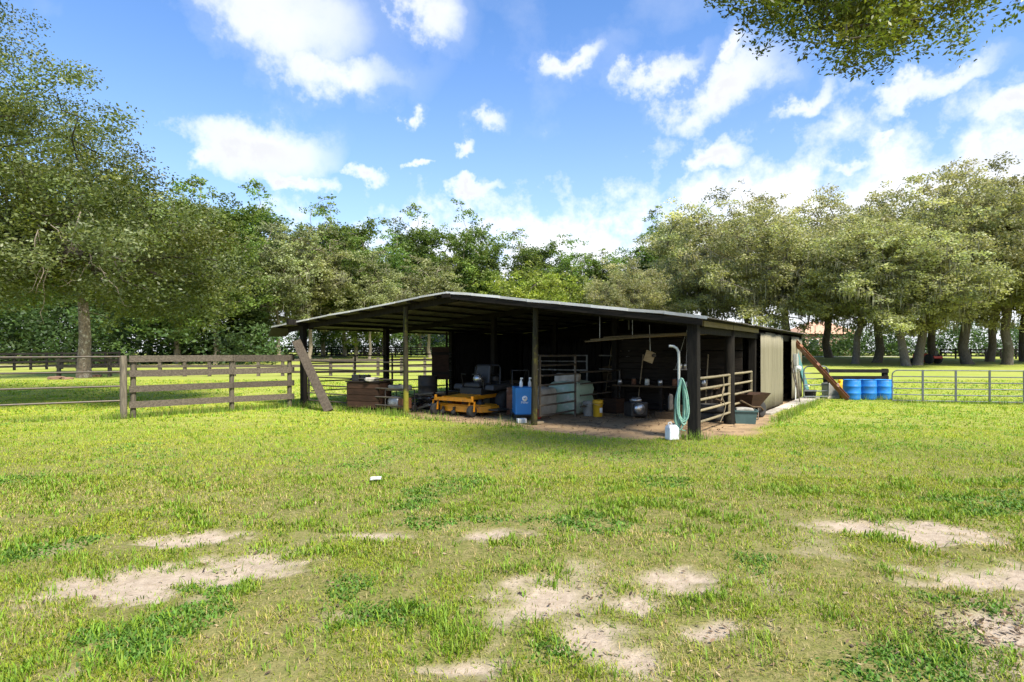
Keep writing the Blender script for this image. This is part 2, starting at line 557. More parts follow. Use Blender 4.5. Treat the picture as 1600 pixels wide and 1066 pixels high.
def sand_mask(X, Y):
    w1 = (fbm(X * 2.1, Y * 2.1, 4) - 0.5)
    w2 = (fbm(X * 2.1 + 40, Y * 2.1 + 9, 4) - 0.5)
    w3 = (fbm(X * 9 + 3, Y * 9 + 5, 3) - 0.5)
    m = np.zeros_like(X)
    for cx, cy, rx, ry, rot in SAND:
        dx, dy = X - cx + w1 * 0.30, Y - cy + w2 * 0.30
        c, s = math.cos(rot), math.sin(rot)
        d = np.sqrt(((dx * c + dy * s) / rx) ** 2 + ((-dx * s + dy * c) / ry) ** 2)
        m = np.maximum(m, 1 - sstep(0.5, 1.2, d + w3 * 1.5))
    # small worn spots, mostly close to the camera
    near = 1 - sstep(3.6, 5.6, Y)
    worn = sstep(0.63, 0.78, fbm(X * 1.7 + 11, Y * 1.7 + 3, 5) + w3 * 0.25) * (0.03 + 0.65 * near)
    # sandy paddock track far behind the fence
    tr = np.exp(-((Y - 57 - 3 * (fbm(X * 0.1, Y * 0 + 2.0, 2) - 0.5)) / 2.6) ** 2) * (1 - sstep(0, 10, X)) * 0.8
    return np.clip(np.maximum(np.maximum(m, worn), tr), 0, 1)


def dirt_mask(X, Y):
    """trodden earth in and round the barn"""
    x, s = to_local(X, Y)
    n = fbm(X * 1.3, Y * 1.3, 4) - 0.5
    n2 = fbm(X * 5, Y * 5, 3) - 0.5
    front = 0.10 + 0.75 * np.exp(-((x + 2.2) / 1.5) ** 2) + 0.55 * np.exp(-((x + 5.3) / 1.3) ** 2) - 0.6 * sstep(-7.2, -9.0, x)
    inside = sstep(-0.3, 0.1, s + front + n * 0.7 + n2 * 0.25) * (1 - sstep(11.6, 12.0, s))
    right = 0.15 + 0.55 * sstep(0.3, 1.2, s) * (1 - sstep(4.5, 6.0, s)) + 0.30 * sstep(7, 9, s)
    inside = inside * sstep(0.25, -0.15, x - right + n * 0.5 + n2 * 0.2)
    left = sstep(-11.4, -10.6, x + n)
    left = np.maximum(left * sstep(-9.0, -7.6, x + s * 0.0 + n), 0)
    return np.clip(inside * np.maximum(left, sstep(-10.9, -8.2, x + n * 1.4) * 0.9), 0, 1)


def height(X, Y):
    z = rise(Y)
    near = 1 - sstep(14, 30, Y)
    x, s = to_local(X, Y)
    inb = sstep(-0.8, 0.2, s) * sstep(0.9, 0.1, x) * sstep(-12.2, -11.4, x) * sstep(12.6, 11.8, s)
    rel = (fbm(X * 0.9, Y * 0.9, 4) - 0.5) * 0.07 + (fbm(X * 5, Y * 5, 3) - 0.5) * 0.022
    return z + rel * near * (1 - inb) - 0.018 * sand_mask(X, Y) * near


def build_ground():
    def axis(lo, hi, d, far_lo, far_hi, grow=1.13):
        a = list(np.arange(lo, hi, d))
        st, p = d, a[-1]
        while p < far_hi:
            st *= grow
            p += st
            a.append(p)
        st, p, b = d, lo, []
        while p > far_lo:
            st *= grow
            p -= st
            b.append(p)
        return np.array(b[::-1] + a)
    xs = axis(-6.5, 6.5, 0.068, -900, 900, 1.06)
    ys = axis(2.4, 8.0, 0.06, -60, 1800, 1.045)
    X, Y = np.meshgrid(xs, ys)
    Z = height(X, Y)
    n, m = X.shape
    verts = np.stack([X.ravel(), Y.ravel(), Z.ravel()], 1)
    i = np.arange(n * m).reshape(n, m)
    q = np.stack([i[:-1, :-1], i[:-1, 1:], i[1:, 1:], i[1:, :-1]], -1).reshape(-1)
    col = np.stack([sand_mask(X, Y).ravel(), dirt_mask(X, Y).ravel(), np.zeros(n * m)], 1)
    m_, T = new_mat('meadow_ground')
    at = T.add('ShaderNodeAttribute', attribute_name='col')
    sp = T.add('ShaderNodeSeparateColor', i_0=at.outputs['Color'])
    geo = T.add('ShaderNodeNewGeometry').outputs['Position']
    big = T.noise(geo, 0.16, 5, 0.6)
    mid = T.noise(geo, 1.3, 6, 0.65)
    fine = T.noise(geo, 14, 5, 0.7)
    vfine = T.noise(geo, 70, 4, 0.7)
    g1 = T.mix(T.smooth(big, 0.35, 0.65), (0.27, 0.31, 0.055, 1), (0.33, 0.335, 0.085, 1))
    g2 = T.mix(T.smooth(mid, 0.35, 0.7), g1, (0.23, 0.285, 0.035, 1))
    g3 = T.mix(T.math('MULTIPLY', T.smooth(fine, 0.45, 0.75), 0.5), g2, (0.27, 0.23, 0.08, 1))
    g3 = T.mix(T.math('MULTIPLY', T.smooth(vfine, 0.5, 0.7), 0.45), g3, (0.09, 0.11, 0.012, 1))
    # thatch close up: the blades themselves stand on it as geometry
    ypos = T.add('ShaderNodeSeparateXYZ', i_0=geo).outputs[1]
    thatch = T.mix(T.smooth(fine, 0.38, 0.62), (0.19, 0.15, 0.07, 1), (0.105, 0.11, 0.026, 1))
    thatch = T.mix(T.math('MULTIPLY', T.smooth(vfine, 0.47, 0.60), 0.8), thatch, (0.05, 0.042, 0.018, 1))
    thatch = T.mix(T.math('MULTIPLY', T.smooth(mid, 0.5, 0.7), 0.55), thatch, (0.24, 0.20, 0.10, 1))
    g3 = T.mix(T.smooth(ypos, 6.0, 18.0), T.mix(0.16, thatch, g3), g3)
    s1 = T.mix(T.smooth(fine, 0.3, 0.7), (0.38, 0.31, 0.235, 1), (0.28, 0.22, 0.16, 1))
    s1 = T.mix(T.math('MULTIPLY', T.smooth(vfine, 0.56, 0.68), 0.5), s1, (0.17, 0.125, 0.085, 1))
    d1 = T.mix(T.smooth(mid, 0.3, 0.7), (0.36, 0.25, 0.14, 1), (0.21, 0.145, 0.085, 1))
    d1 = T.mix(T.smooth(T.noise(geo, 3.1, 5, 0.7), 0.52, 0.66), d1, (0.085, 0.058, 0.04, 1))
    d1 = T.mix(T.math('MULTIPLY', T.smooth(fine, 0.5, 0.7), 0.6), d1, (0.34, 0.24, 0.16, 1))
    c = T.mix(sp.outputs[0], g3, s1)
    c = T.mix(sp.outputs[1], c, d1)
    b = principled(T, Base_Color=c, Roughness=0.95, Specular_IOR_Level=0.15)
    hgt = T.math('ADD', T.math('MULTIPLY', fine, 0.6), T.math('MULTIPLY', vfine, 0.4))
    bp = T.add('ShaderNodeBump', i_Strength=0.6, i_Height=hgt)
    bp.inputs['Distance'].default_value = 0.03
    T.set(b.inputs['Normal'], bp.outputs[0])
    T.add('ShaderNodeOutputMaterial', i_Surface=b.outputs[0])
    me = mesh_np('ground', verts, np.full(len(q) // 4, 4), q, m_, col, True)
    tag(link('ground', me), kind='structure')


build_ground()
# pale lane in front of the pink house
lane = MB()
lane.add([(30, 87, 0.96), (110, 87, 0.96), (110, 91, 1.0), (30, 91, 1.0), (30, 87, 0.7), (110, 87, 0.7)], [(0, 1, 2, 3), (0, 4, 5, 1)])
tag(lane.build('road', M['road']), kind='structure')


# ---------------------------------------------------------------- grass
def build_grass():
    ga_xy, gb_xy = ground_at(1394, 629), ground_at(1690, 634)
    R = np.random.RandomState(3)
    V, FN, IX, CC = [], [], [], []
    base = 0
    # (y0, y1, tufts per m2, blades per tuft, length, width, segments)
    bands = [(2.5, 4.6, 2500, 5, 0.060, 0.0046, 2), (4.6, 7.5, 1250, 5, 0.066, 0.0068, 2), (7.5, 12.5, 420, 5, 0.075, 0.011, 1),
             (12.5, 20.0, 150, 5, 0.078, 0.020, 1), (20, 34, 30, 5, 0.085, 0.042, 1)]
    for y0, y1, dn, nb, L, W, seg in bands:
        w1 = 0.87 * y1 + 0.6
        n = int((y1 - y0) * 2 * w1 * dn)
        X = R.uniform(-w1, w1, n)
        Y = R.uniform(y0, y1, n)
        keep = np.abs(X) < 0.87 * Y + 0.6
        sm = sand_mask(X, Y)
        dm = dirt_mask(X, Y)
        lush = fbm(X * 0.8 + 5, Y * 0.8 + 1, 4)
        clump = fbm(X * 4.5 + 50, Y * 4.5 + 21, 3)
        thin = (1 - sstep(4.5, 8.5, Y)) * 0.55
        lawn = sstep(5.0, 8.0, Y)
        dens = (1 - thin * sstep(0.62, 0.38, lush)) * (0.22 + 0.55 * lawn + (1.1 - 0.6 * lawn) * sstep(0.40, 0.60, clump))
        dens = dens * np.clip(1 - sm * 0.985, 0, 1) ** 1.0 * np.clip(1 - dm * 1.05, 0, 1) ** 2
        keep &= R.rand(n) < dens + 0.012 * (1 - dm)
        X, Y, lush, clump, sm = X[keep], Y[keep], lush[keep], clump[keep], sm[keep]
        n = len(X)
        # kinds: 0 short mat grass, 1 tall arching tuft, 2 dry straw, 3 low broad weed
        near = 1 - sstep(5, 9.5, Y)
        weed = sstep(0.60, 0.66, fbm(X * 1.1 + 70, Y * 1.1 + 33, 4)) * (0.35 + 0.65 * near)
        tall = sstep(0.52, 0.66, fbm(X * 2.6 + 20, Y * 2.6 + 70, 3))
        r = R.rand(n)
        kind = np.zeros(n, int)
        kind[r < 0.04 + (0.34 - 0.22 * sstep(5.5, 8.5, Y)) * tall] = 1
        kind[R.rand(n) < (0.09 + 0.34 * near * sstep(0.62, 0.4, lush))] = 2
        kind[(R.rand(n) < weed * 0.8)] = 3
        tone = fbm(X * 0.5 + 8, Y * 0.5 + 90, 3)
        tid = np.repeat(np.arange(n), nb)
        N = len(tid)
        k = kind[tid]
        spread = np.where(k == 1, 0.022, np.where(k == 3, 0.03, 0.05)) * (W / 0.005) ** 0.5
        bx = X[tid] + R.normal(0, 1, N) * spread
        by = Y[tid] + R.normal(0, 1, N) * spread
        bz = height(bx, by) - 0.004
        a = R.uniform(0, 2 * PI, N)
        ln = L * R.uniform(0.45, 1.15, N) * np.choose(k, [0.58, 1.3, 0.85, 0.55]) * (0.75 + 0.5 * clump[tid])
        wd = W * R.uniform(0.7, 1.2, N) * np.choose(k, [1.0, 1.5, 0.7, 3.0])
        lean = np.choose(k, [0.8, 0.68, 1.15, 0.95]) * R.uniform(0.35, 1.45, N)
        lean = np.clip(lean, 0.05, 1.45)
        dx, dy = np.cos(a), np.sin(a)
        px, py = -dy * wd * 0.5, dx * wd * 0.5
        h = np.cos(lean) * ln
        o = np.sin(lean) * ln
        g_mat = np.stack([0.215 + 0.15 * tone[tid], 0.325 + 0.07 * tone[tid], 0.018 + 0 * bx], 1)
        yel = sstep(6, 11, by)[:, None]
        g_mat = g_mat * (1 - 0.22 * (1 - yel)) + np.array([0.045, 0.03, 0.006]) * yel
        g_tall = np.array([0.165, 0.26, 0.016])[None] * np.ones((N, 1)) * (1 + 0.25 * yel)
        g_dry = np.array([0.40, 0.32, 0.14])[None] * np.ones((N, 1))
        g_weed = np.array([0.095, 0.19, 0.020])[None] * np.ones((N, 1)) * (1 + 0.5 * yel)
        c = np.where((k == 0)[:, None], g_mat, np.where((k == 1)[:, None], g_tall, np.where((k == 2)[:, None], g_dry, g_weed)))
        c = c * R.uniform(0.6, 1.35, N)[:, None]
        c[:, 0] *= R.uniform(0.85, 1.2, N)
        B = np.stack([bx, by, bz], 1)
        P = np.stack([px, py, np.zeros(N)], 1)
        tip = B + np.stack([dx * o, dy * o, h * 0.9], 1)
        if seg == 2:
            mid = B + np.stack([dx * o * 0.38, dy * o * 0.38, h * 0.62], 1)
            v = np.stack([B - P, B + P, mid + P * 0.85, mid - P * 0.85, tip], 1).reshape(-1, 3)
            o5 = np.arange(N)[:, None] * 5
            ix = (o5 + np.array([0, 1, 2, 3, 3, 2, 4])).ravel() + base
            fn = np.tile([4, 3], N)
            cc = np.repeat(c, 5, 0)
        else:
            v = np.stack([B - P, B + P, tip], 1).reshape(-1, 3)
            ix = np.arange(N * 3) + base
            fn = np.full(N, 3)
            cc = np.repeat(c, 3, 0)
        V.append(v)
        IX.append(ix)
        FN.append(fn)
        CC.append(cc)
        base += len(v)
    # long unmown tufts round posts, gates and walls
    lines = [((-9.3, 14.0), (-6.1, 17.2), 2600, 0.10), ((-13.9, 11.05), (-9.3, 14.2), 1500, 0.10), (ga_xy, gb_xy, 1800, 0.10), (tuple(bw(0.25, -0.25))[:2], tuple(bw(-0.3, -0.3))[:2], 260, 0.07),
             (tuple(bw(-7.0, -0.25))[:2], tuple(bw(-11.3, -0.15))[:2], 1600, 0.12), (tuple(bw(0.75, 2.6))[:2], tuple(bw(0.85, 11.6))[:2], 1600, 0.10), ((10.9, 20.0), (12.6, 19.5), 900, 0.12),
             (tuple(bw(-3.3, -0.55))[:2], tuple(bw(-7.3, -0.35))[:2], 700, 0.14)]
    for a0, a1, n, sg in lines:
        u = R.rand(n)
        cl = fbm(u * 14 + a0[0], u * 0 + a0[1], 2)
        keep = R.rand(n) < sstep(0.3, 0.6, cl)
        u = u[keep]
        n = len(u)
        bx = a0[0] + (a1[0] - a0[0]) * u + R.normal(0, sg, n)
        by = a0[1] + (a1[1] - a0[1]) * u + R.normal(0, sg, n)
        bz = height(bx, by) - 0.01
        a = R.uniform(0, 2 * PI, n)
        ln = R.uniform(0.08, 0.26, n)
        wd = R.uniform(0.010, 0.018, n)
        le = R.uniform(0.1, 0.8, n)
        B = np.stack([bx, by, bz], 1)
        P = np.stack([-np.sin(a) * wd, np.cos(a) * wd, 0 * a], 1) * 0.5
        tip = B + np.stack([np.cos(a) * np.sin(le) * ln, np.sin(a) * np.sin(le) * ln, np.cos(le) * ln], 1)
        V.append(np.stack([B - P, B + P, tip], 1).reshape(-1, 3))
        IX.append(np.arange(n * 3) + base)
        FN.append(np.full(n, 3))
        c = np.array([0.16, 0.245, 0.025])[None] * R.uniform(0.6, 1.35, n)[:, None]
        c[R.rand(n) < 0.15] = (0.34, 0.28, 0.12)
        CC.append(np.repeat(c, 3, 0))
        base += n * 3
    me = mesh_np('grass', np.concatenate(V), np.concatenate(FN), np.concatenate(IX), M['grass'], np.concatenate(CC))
    tag(link('grass', me), 'short yellow-green grass and weeds growing over the paddock', 'grass', kind='stuff')


build_grass()

# ---------------------------------------------------------------- the barn
barn = empty('pole_barn', (BX, BY, 0), BA)
tag(barn, 'open-sided pole barn with low tin roof and black posts', 'barn')
RX, RZ = -5.62, 2.93            # ridge
LX, LZ = -12.22, 2.30           # left eave
EX, EZ = 0.30, 2.16             # right eave
FS = -0.28                      # front edge of the roof


def roof_z(x):
    return RZ + (LZ - RZ) * (RX - x) / (RX - LX) if x < RX else RZ + (EZ - RZ) * (x - RX) / (EX - RX)


def barn_post(x, s, top, w, mat='black_wood', round_=False, seed=0):
    rng = random.Random(seed)
    b = MB()
    dx, dy = rng.uniform(-0.03, 0.03), rng.uniform(-0.03, 0.03)
    if round_:
        b.tube([(x, s, -0.3), (x + dx * 0.5, s + dy * 0.5, top * 0.5), (x + dx, s + dy, top)], [w * 0.55, w * 0.5, w * 0.46], 12)
        b.build('post', M[mat], barn)
    else:
        b.beam((x, s, -0.3), (x + dx, s + dy, top), w, w, (0, 1, 0))
        b.build('post', M[mat], barn, 0.008)


barn_post(0.0, 0.0, roof_z(0) - 0.12, 0.19, seed=1)
barn_post(-3.43, 0.0, roof_z(-3.43) - 0.10, 0.13, 'mossy_post', True, seed=2)
barn_post(-7.17, 0.0, roof_z(-7.17) - 0.10, 0.13, 'mossy_post', True, seed=3)
barn_post(-11.13, 0.0, 2.32, 0.15, seed=4)
barn_post(-0.02, 2.55, 2.04, 0.22, 'black_wood', True, seed=5)
barn_post(-0.08, 5.0, 2.04, 0.16, seed=6)
barn_post(-0.08, 8.6, 2.04, 0.20, 'black_wood', True, seed=7)
barn_post(-0.08, 11.4, 2.04, 0.16, seed=8)
for i, s in enumerate((3.2, 6.55, 11.35)):
    barn_post(-11.13, s, 2.34, 0.15, seed=10 + i)
barn_post(-10.9, 6.0, 2.3, 0.06, seed=15)
for i, (x, s) in enumerate(((-7.3, 3.9), (-7.3, 7.7), (-3.45, 4.2), (-3.45, 7.8), (-5.62, 11.35), (-5.62, 7.8))):
    barn_post(x, s, roof_z(x) - 0.12, 0.14, seed=20 + i)

# header beams, rafters, purlins
def bbeam(name, p0, p1, w, h, mat='black_wood'):
    b = MB()
    b.beam(p0, p1, w, h)
    return b.build(name, M[mat], barn)


bbeam('header_beam', (-11.13, -0.55, 2.40), (-11.13, 11.5, 2.40), 0.10, 0.15)
bbeam('header_beam', (0.0, 0.02, 1.985), (0.0, 11.5, 1.985), 0.09, 0.17)
bbeam('fascia_board', (0.13, 0.1, 2.09), (0.13, 2.2, 2.09), 0.035, 0.12, 'yellow_timber')
bbeam('fascia_board', (0.13, 2.24, 2.085), (0.13, 4.7, 2.085), 0.035, 0.11, 'yellow_timber')
for s in (0.12, 3.9, 7.75, 11.4):
    bbeam('rafter', (-12.0, s, roof_z(-12.0) - 0.10), (RX, s, RZ - 0.10), 0.05, 0.15)
    bbeam('rafter', (RX, s + 0.055, RZ - 0.10), (0.14, s + 0.055, roof_z(0.14) - 0.10), 0.05, 0.15)
for x in np.linspace(-12.05, -6.0, 8):
    bbeam('purlin', (x, FS + 0.04, roof_z(x) - 0.036), (x, 11.6, roof_z(x) - 0.036), 0.09, 0.04)
for x in np.linspace(-5.3, 0.12, 7):
    bbeam('purlin', (x, FS + 0.04, roof_z(x) - 0.036), (x, 11.6, roof_z(x) - 0.036), 0.09, 0.04)
# bargeboards under the roof edge at the gable
bbeam('barge_board', (RX + 0.01, FS + 0.02, RZ - 0.085), (0.22, FS + 0.02, roof_z(0.22) - 0.085), 0.03, 0.10, 'dark_plank')
jr = random.Random(31)
zj = [jr.uniform(-0.014, 0.012) for k in range(20)]
xs_ = [LX + (RX - LX) * k / 8 for k in range(9)] + [RX + (EX - RX) * k / 8 for k in range(1, 9)]
for k in range(16):
    x0, x1 = xs_[k], xs_[k + 1]
    hh = 0.040 if k < 8 else 0.054
    bbeam('rake_trim', (x0 - 0.02, FS - 0.014 - 0.008 * (k % 2), roof_z(x0) + 0.012 + zj[k]), (x1 + 0.02, FS - 0.014 - 0.008 * (k % 2), roof_z(x1) + 0.012 + zj[k + 1]), 0.007, hh, 'trim_metal')
bbeam('ridge_block', (RX - 0.12, FS - 0.01, RZ - 0.07), (RX + 0.12, FS - 0.01, RZ - 0.07), 0.05, 0.09, 'dark_plank')


def corrugated(width, length, pitch=0.076, amp=0.009, step=6, sag=0.0, seed=0):
    """sheet in x (width) and y (length), corrugations run along y"""
    n = int(width / pitch * step) + 1
    rng = random.Random(seed)
    xs = np.linspace(0, width, n)
    rows = 6
    vs, fs = [], []
    for j in range(rows):
        y = length * j / (rows - 1)
        dz = -sag * math.sin(PI * j / (rows - 1)) + rng.uniform(-1, 1) * 0.003
        for x in xs:
            vs.append((x, y, dz + amp * math.sin(2 * PI * x / pitch)))
    for j in range(rows - 1):
        for i in range(n - 1):
            fs.append((j * n + i, j * n + i + 1, (j + 1) * n + i + 1, (j + 1) * n + i))
    me = bpy.data.meshes.new('corrugated_sheet')
    me.from_pydata(vs, [], fs)
    me.polygons.foreach_set('use_smooth', [True] * len(fs))
    return me


def sheet_obj(name, me, mat, parent, Mx):
    me2 = me
    if not me2.materials:
        me2.materials.append(mat)
    o = link(name, me2, parent)
    o.matrix_local = Mx
    md = o.modifiers.new('thickness', 'SOLIDIFY')
    md.thickness = 0.004
    return o


# roof sheets: x of the sheet along the barn's length, y down the slope
sw = 0.80
nsh = 15
lenL = math.hypot(RX - LX, RZ - LZ)
lenR = math.hypot(EX - RX, RZ - EZ)
meL = [corrugated(sw + 0.05, lenL, sag=0.01, seed=k) for k in range(3)]
meR = [corrugated(sw + 0.05, lenR, sag=0.01, seed=10 + k) for k in range(3)]
for me in meL + meR:
    me.materials.append(M['galv'])
rng = random.Random(5)
for k in range(nsh):
    s0 = FS + k * sw
    for left in (True, False):
        d = Vector((LX - RX, 0, LZ - RZ)).normalized() if left else Vector((EX - RX, 0, EZ - RZ)).normalized()
        ax = Vector((0, 1, 0))
        nz = ax.cross(d)
        if nz.z < 0:
            nz = -nz
        Mx = Matrix((ax, d, nz)).transposed().to_4x4()
        Mx.translation = Vector((RX, s0, RZ + (k % 2) * 0.006 + rng.uniform(0, 0.008))) - d * rng.uniform(-0.01, 0.03)
        sheet_obj('roof_sheet', (meL if left else meR)[k % 3], M['galv'], barn, Mx)
# ridge capping
b = MB()
for sgn, dz in ((-1, (LZ - RZ) / (RX - LX)), (1, (EZ - RZ) / (EX - RX))):
    b.add([(RX, FS - 0.02, RZ + 0.035), (RX + sgn * 0.2, FS - 0.02, RZ + 0.03 + 0.2 * dz), (RX + sgn * 0.2, 11.8, RZ + 0.03 + 0.2 * dz), (RX, 11.8, RZ + 0.035)], [(0, 1, 2, 3)])
b.build('ridge_cap', M['galv'], barn)
# torn flap hanging from the left eave
b = MB()
b.add([(LX, FS, LZ), (LX, FS + 0.75, LZ), (LX - 0.36, FS + 0.72, LZ - 0.26), (LX - 0.38, FS + 0.1, LZ - 0.28)], [(0, 1, 2, 3)])
fl = b.build('bent_roof_flap', M['galv'], barn)
fl.modifiers.new('thickness', 'SOLIDIFY').thickness = 0.006

# cladding: vertical corrugated sheets
def clad(x0, s0, x1, s1, z0, z1, mat, wid=0.66, seed=0):
    a, c = Vector((x0, s0, 0)), Vector((x1, s1, 0))
    L = (c - a).length
    d = (c - a).normalized()
    n = max(1, round(L / wid))
    w = L / n
    me = corrugated(w + 0.07, z1 - z0, 0.125, 0.019, seed=seed)
    me.materials.append(mat)
    r = random.Random(seed)
    for k in range(n):
        nrm = d.cross(Vector((0, 0, 1)))
        Mx = Matrix((d, Vector((0, 0, 1)), nrm)).transposed().to_4x4()
        p = a + d * (w * k)
        Mx.translation = Vector((p.x, p.y, z0 + r.uniform(-0.03, 0.02))) + nrm * (0.004 * (k % 2))
        sheet_obj('wall_sheet', me, mat, barn, Mx)


clad(0.12, 5.05, 0.12, 7.95, 0.06, 2.06, M['tin_wall'], 0.58, 1)
clad(0.12, 9.55, 0.12, 11.5, 0.08, 2.03, M['tin_wall'], 0.65, 2)
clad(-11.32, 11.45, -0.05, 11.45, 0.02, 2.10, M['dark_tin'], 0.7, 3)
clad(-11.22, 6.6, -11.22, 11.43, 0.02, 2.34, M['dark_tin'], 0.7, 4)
for k in range(6):                       # boarded gable at the back
    z = 2.14 + 0.14 * k
    xa = max(-11.2, RX - (RX - LX) * max(0.0, (RZ - 0.10 - z)) / (RZ - LZ))
    xb = min(-0.05, RX + (EX - RX) * max(0.0, (RZ - 0.10 - z)) / (RZ - EZ))
    if xb - xa > 0.5:
        b = MB()
        b.beam((xa, 11.47, z), (xb, 11.47, z), 0.03, 0.145)
        b.build('gable_board', M['dark_plank'], barn)
# plank partitions inside
def planks(p0, p1, zs, h, th, mat, name='plank'):
    for k, z in enumerate(zs):
        b = MB()
        j = random.Random(k * 7 + int(z * 100))
        b.beam((p0[0], p0[1], z + j.uniform(-0.01, 0.01)), (p1[0], p1[1], z + j.uniform(-0.015, 0.015)), th, h)
        b.build(name, M[mat], barn)


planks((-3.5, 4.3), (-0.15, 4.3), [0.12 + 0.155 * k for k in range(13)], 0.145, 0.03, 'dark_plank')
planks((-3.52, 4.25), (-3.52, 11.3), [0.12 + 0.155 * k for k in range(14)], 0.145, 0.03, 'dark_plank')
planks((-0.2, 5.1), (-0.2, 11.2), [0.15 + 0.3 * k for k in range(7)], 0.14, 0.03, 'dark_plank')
bbeam('plank', (-7.2, 11.2, 0.72), (-3.6, 11.2, 0.72), 0.04, 0.55, 'brown_timber')
# concrete footing slabs along the clad side
for k, (s0, s1) in enumerate(((5.0, 6.6), (6.63, 8.3), (8.33, 10.0), (10.03, 11.7))):
    b = MB()
    w = [0.22, 0.34, 0.46, 0.5][k]
    b.box((0.16 + w / 2, (s0 + s1) / 2, -0.01), (w, s1 - s0, 0.12))
    b.build('footing_slab', M['concrete'], barn, 0.012)
# electric meter, its box and conduit on the clad wall
b = MB()
b.box((0.20, 9.85, 1.33), (0.11, 0.26, 0.36))
mo = b.build('meter_box', M['meter_grey'], barn, 0.01)
b = MB().lathe([(0.085, 0), (0.085, 0.06), (0.07, 0.10), (0.0, 0.11)], 16, Matrix.Translation((0.255, 9.85, 1.05)) @ Matrix.Rotation(PI / 2, 4, 'Y'))
b.build('meter_dial', M['white_plastic'], barn)
b = MB()
b.box((0.19, 9.85, 1.05), (0.10, 0.24, 0.26))
b.build('meter_socket', M['pvc'], barn, 0.01)
b = MB().tube([(0.19, 9.85, 0.92), (0.19, 9.85, 0.0)], 0.022, 8)
b.build('conduit', M['pvc'], barn)
b = MB().tube([(-4.6, 7.9, 0.0), (-4.6, 7.9, 2.75)], 0.03, 8)
b.build('conduit', M['pipe_white'], barn)

# ---------------------------------------------------------------- pipe gates
def pipe_gate(name, a, c, zs, r, mat, label, cat='gate', uprights=(0.0, 1.0), group=None, flat=False, arch=False, base=0.0, top=None):
    """straight gate from world point a to c (x, y); rails at heights zs; uprights as fractions"""
    a, c = Vector((a[0], a[1], 0)), Vector((c[0], c[1], 0))
    L = (c - a).length
    d = (c - a).normalized()
    t = empty(name, a, math.atan2(d.y, d.x))
    tag(t, label, cat, group)
    zt = top if top is not None else max(zs)
    zb = min(zs)
    for z in zs:
        b = MB()
        last = arch and abs(z - max(zs)) < 1e-6
        if last:
            q = 0.16
            pts = [(0, 0, zb), (0, 0, z - q)] + [(q - q * math.cos(k * PI / 8), 0, z - q + q * math.sin(k * PI / 8)) for k in range(1, 5)] + \
                  [(L - q + q * math.sin(k * PI / 8), 0, z - q + q * math.cos(k * PI / 8)) for k in range(0, 5)] + [(L, 0, zb)]
            b.tube(pts, r * 1.15, 8)
            b.build('frame', mat, t)
        elif flat:
            b.beam((0, 0, z), (L, 0, z), 0.02, r * 2)
            b.build('rail', mat, t)
        else:
            b.tube([(0, 0, z), (L * 0.5, 0, z - 0.004), (L, 0, z)], r, 8)
            b.build('rail', mat, t)
    for u in uprights:
        b = MB()
        b.beam((L * u, 0, base if u in (0.0, 1.0) and not arch else zb), (L * u, 0, zt + 0.02), 0.035 if not flat else 0.05, 0.05, (1, 0, 0))
        b.build('upright', mat, t)
    return t


def lw(x, s):
    p = bw(x, s)
    return (p.x, p.y)


pipe_gate('pipe_gate', lw(-11.0, 0.03), lw(-7.3, 0.03), [0.20, 0.41, 0.63, 0.86, 1.08, 1.30], 0.019, M['pipe_dark'],
          'dark six-rail pipe gate across the front bay beside the wooden cabinet', uprights=(0.01,), base=0.05)
pipe_gate('pipe_fence', lw(-11.02, 0.15), lw(-11.02, 3.1), [0.45, 0.72, 0.98, 1.24, 1.45], 0.019, M['pipe_dark'], 'pipe rail panel on the open side behind the leaning plank', 'pipe fence', (0.55,), base=0)
pipe_gate('pipe_fence', lw(-11.02, 3.3), lw(-11.02, 6.45), [0.35, 0.62, 0.88, 1.13, 1.32, 1.50], 0.019, M['pipe_dark'], 'pipe rail panel on the open side between black posts and brown board', 'pipe fence', (0.02,), base=0)
pipe_gate('pipe_gate', lw(-3.38, 0.12), lw(-3.38, 1.78), [0.18, 0.40, 0.62, 0.84, 1.05, 1.27, 1.48], 0.022, M['pipe_dark'],
          'dark pipe gate swung into the barn behind the blue welder', uprights=(0.02, 1.0), base=0.02)
pipe_gate('pipe_fence', lw(-3.3, 1.9), lw(-3.3, 4.2), [0.25, 0.52, 0.80, 1.08], 0.022, M['pipe_dark'], 'pipe rail panel in front of the pale green wrapped bale', 'pipe fence', (1.0,), base=0.02)
pipe_gate('pipe_gate', lw(0.02, 0.13), lw(0.02, 2.42), [0.26, 0.47, 0.67, 0.87, 1.07], 0.026, M['pipe_tan'], 'tan five-rail pipe gate beside the coiled hose', uprights=(0.99,), base=0.2)
pipe_gate('pipe_gate', lw(0.0, 2.70), lw(0.0, 4.6), [0.40, 0.62, 0.85, 1.08], 0.026, M['pipe_tan'], 'tan four-rail pipe gate behind the wheelbarrow', uprights=(0.99,), base=0.0)
pipe_gate('cattle_hurdle', lw(-7.9, 7.4), lw(-5.9, 7.4), [0.95, 1.25, 1.45], 0.022, M['pipe_white'], 'pale metal rail frame standing behind the mower at the post', 'pipe fence', (0.0, 1.0), base=0.0)
pipe_gate('cattle_hurdle', lw(-5.5, 7.5), lw(-4.5, 7.5), [1.0, 1.45], 0.022, M['pipe_white'], 'short pale metal rail frame under the hanging conduit', 'pipe fence', (1.0,), base=0.0)
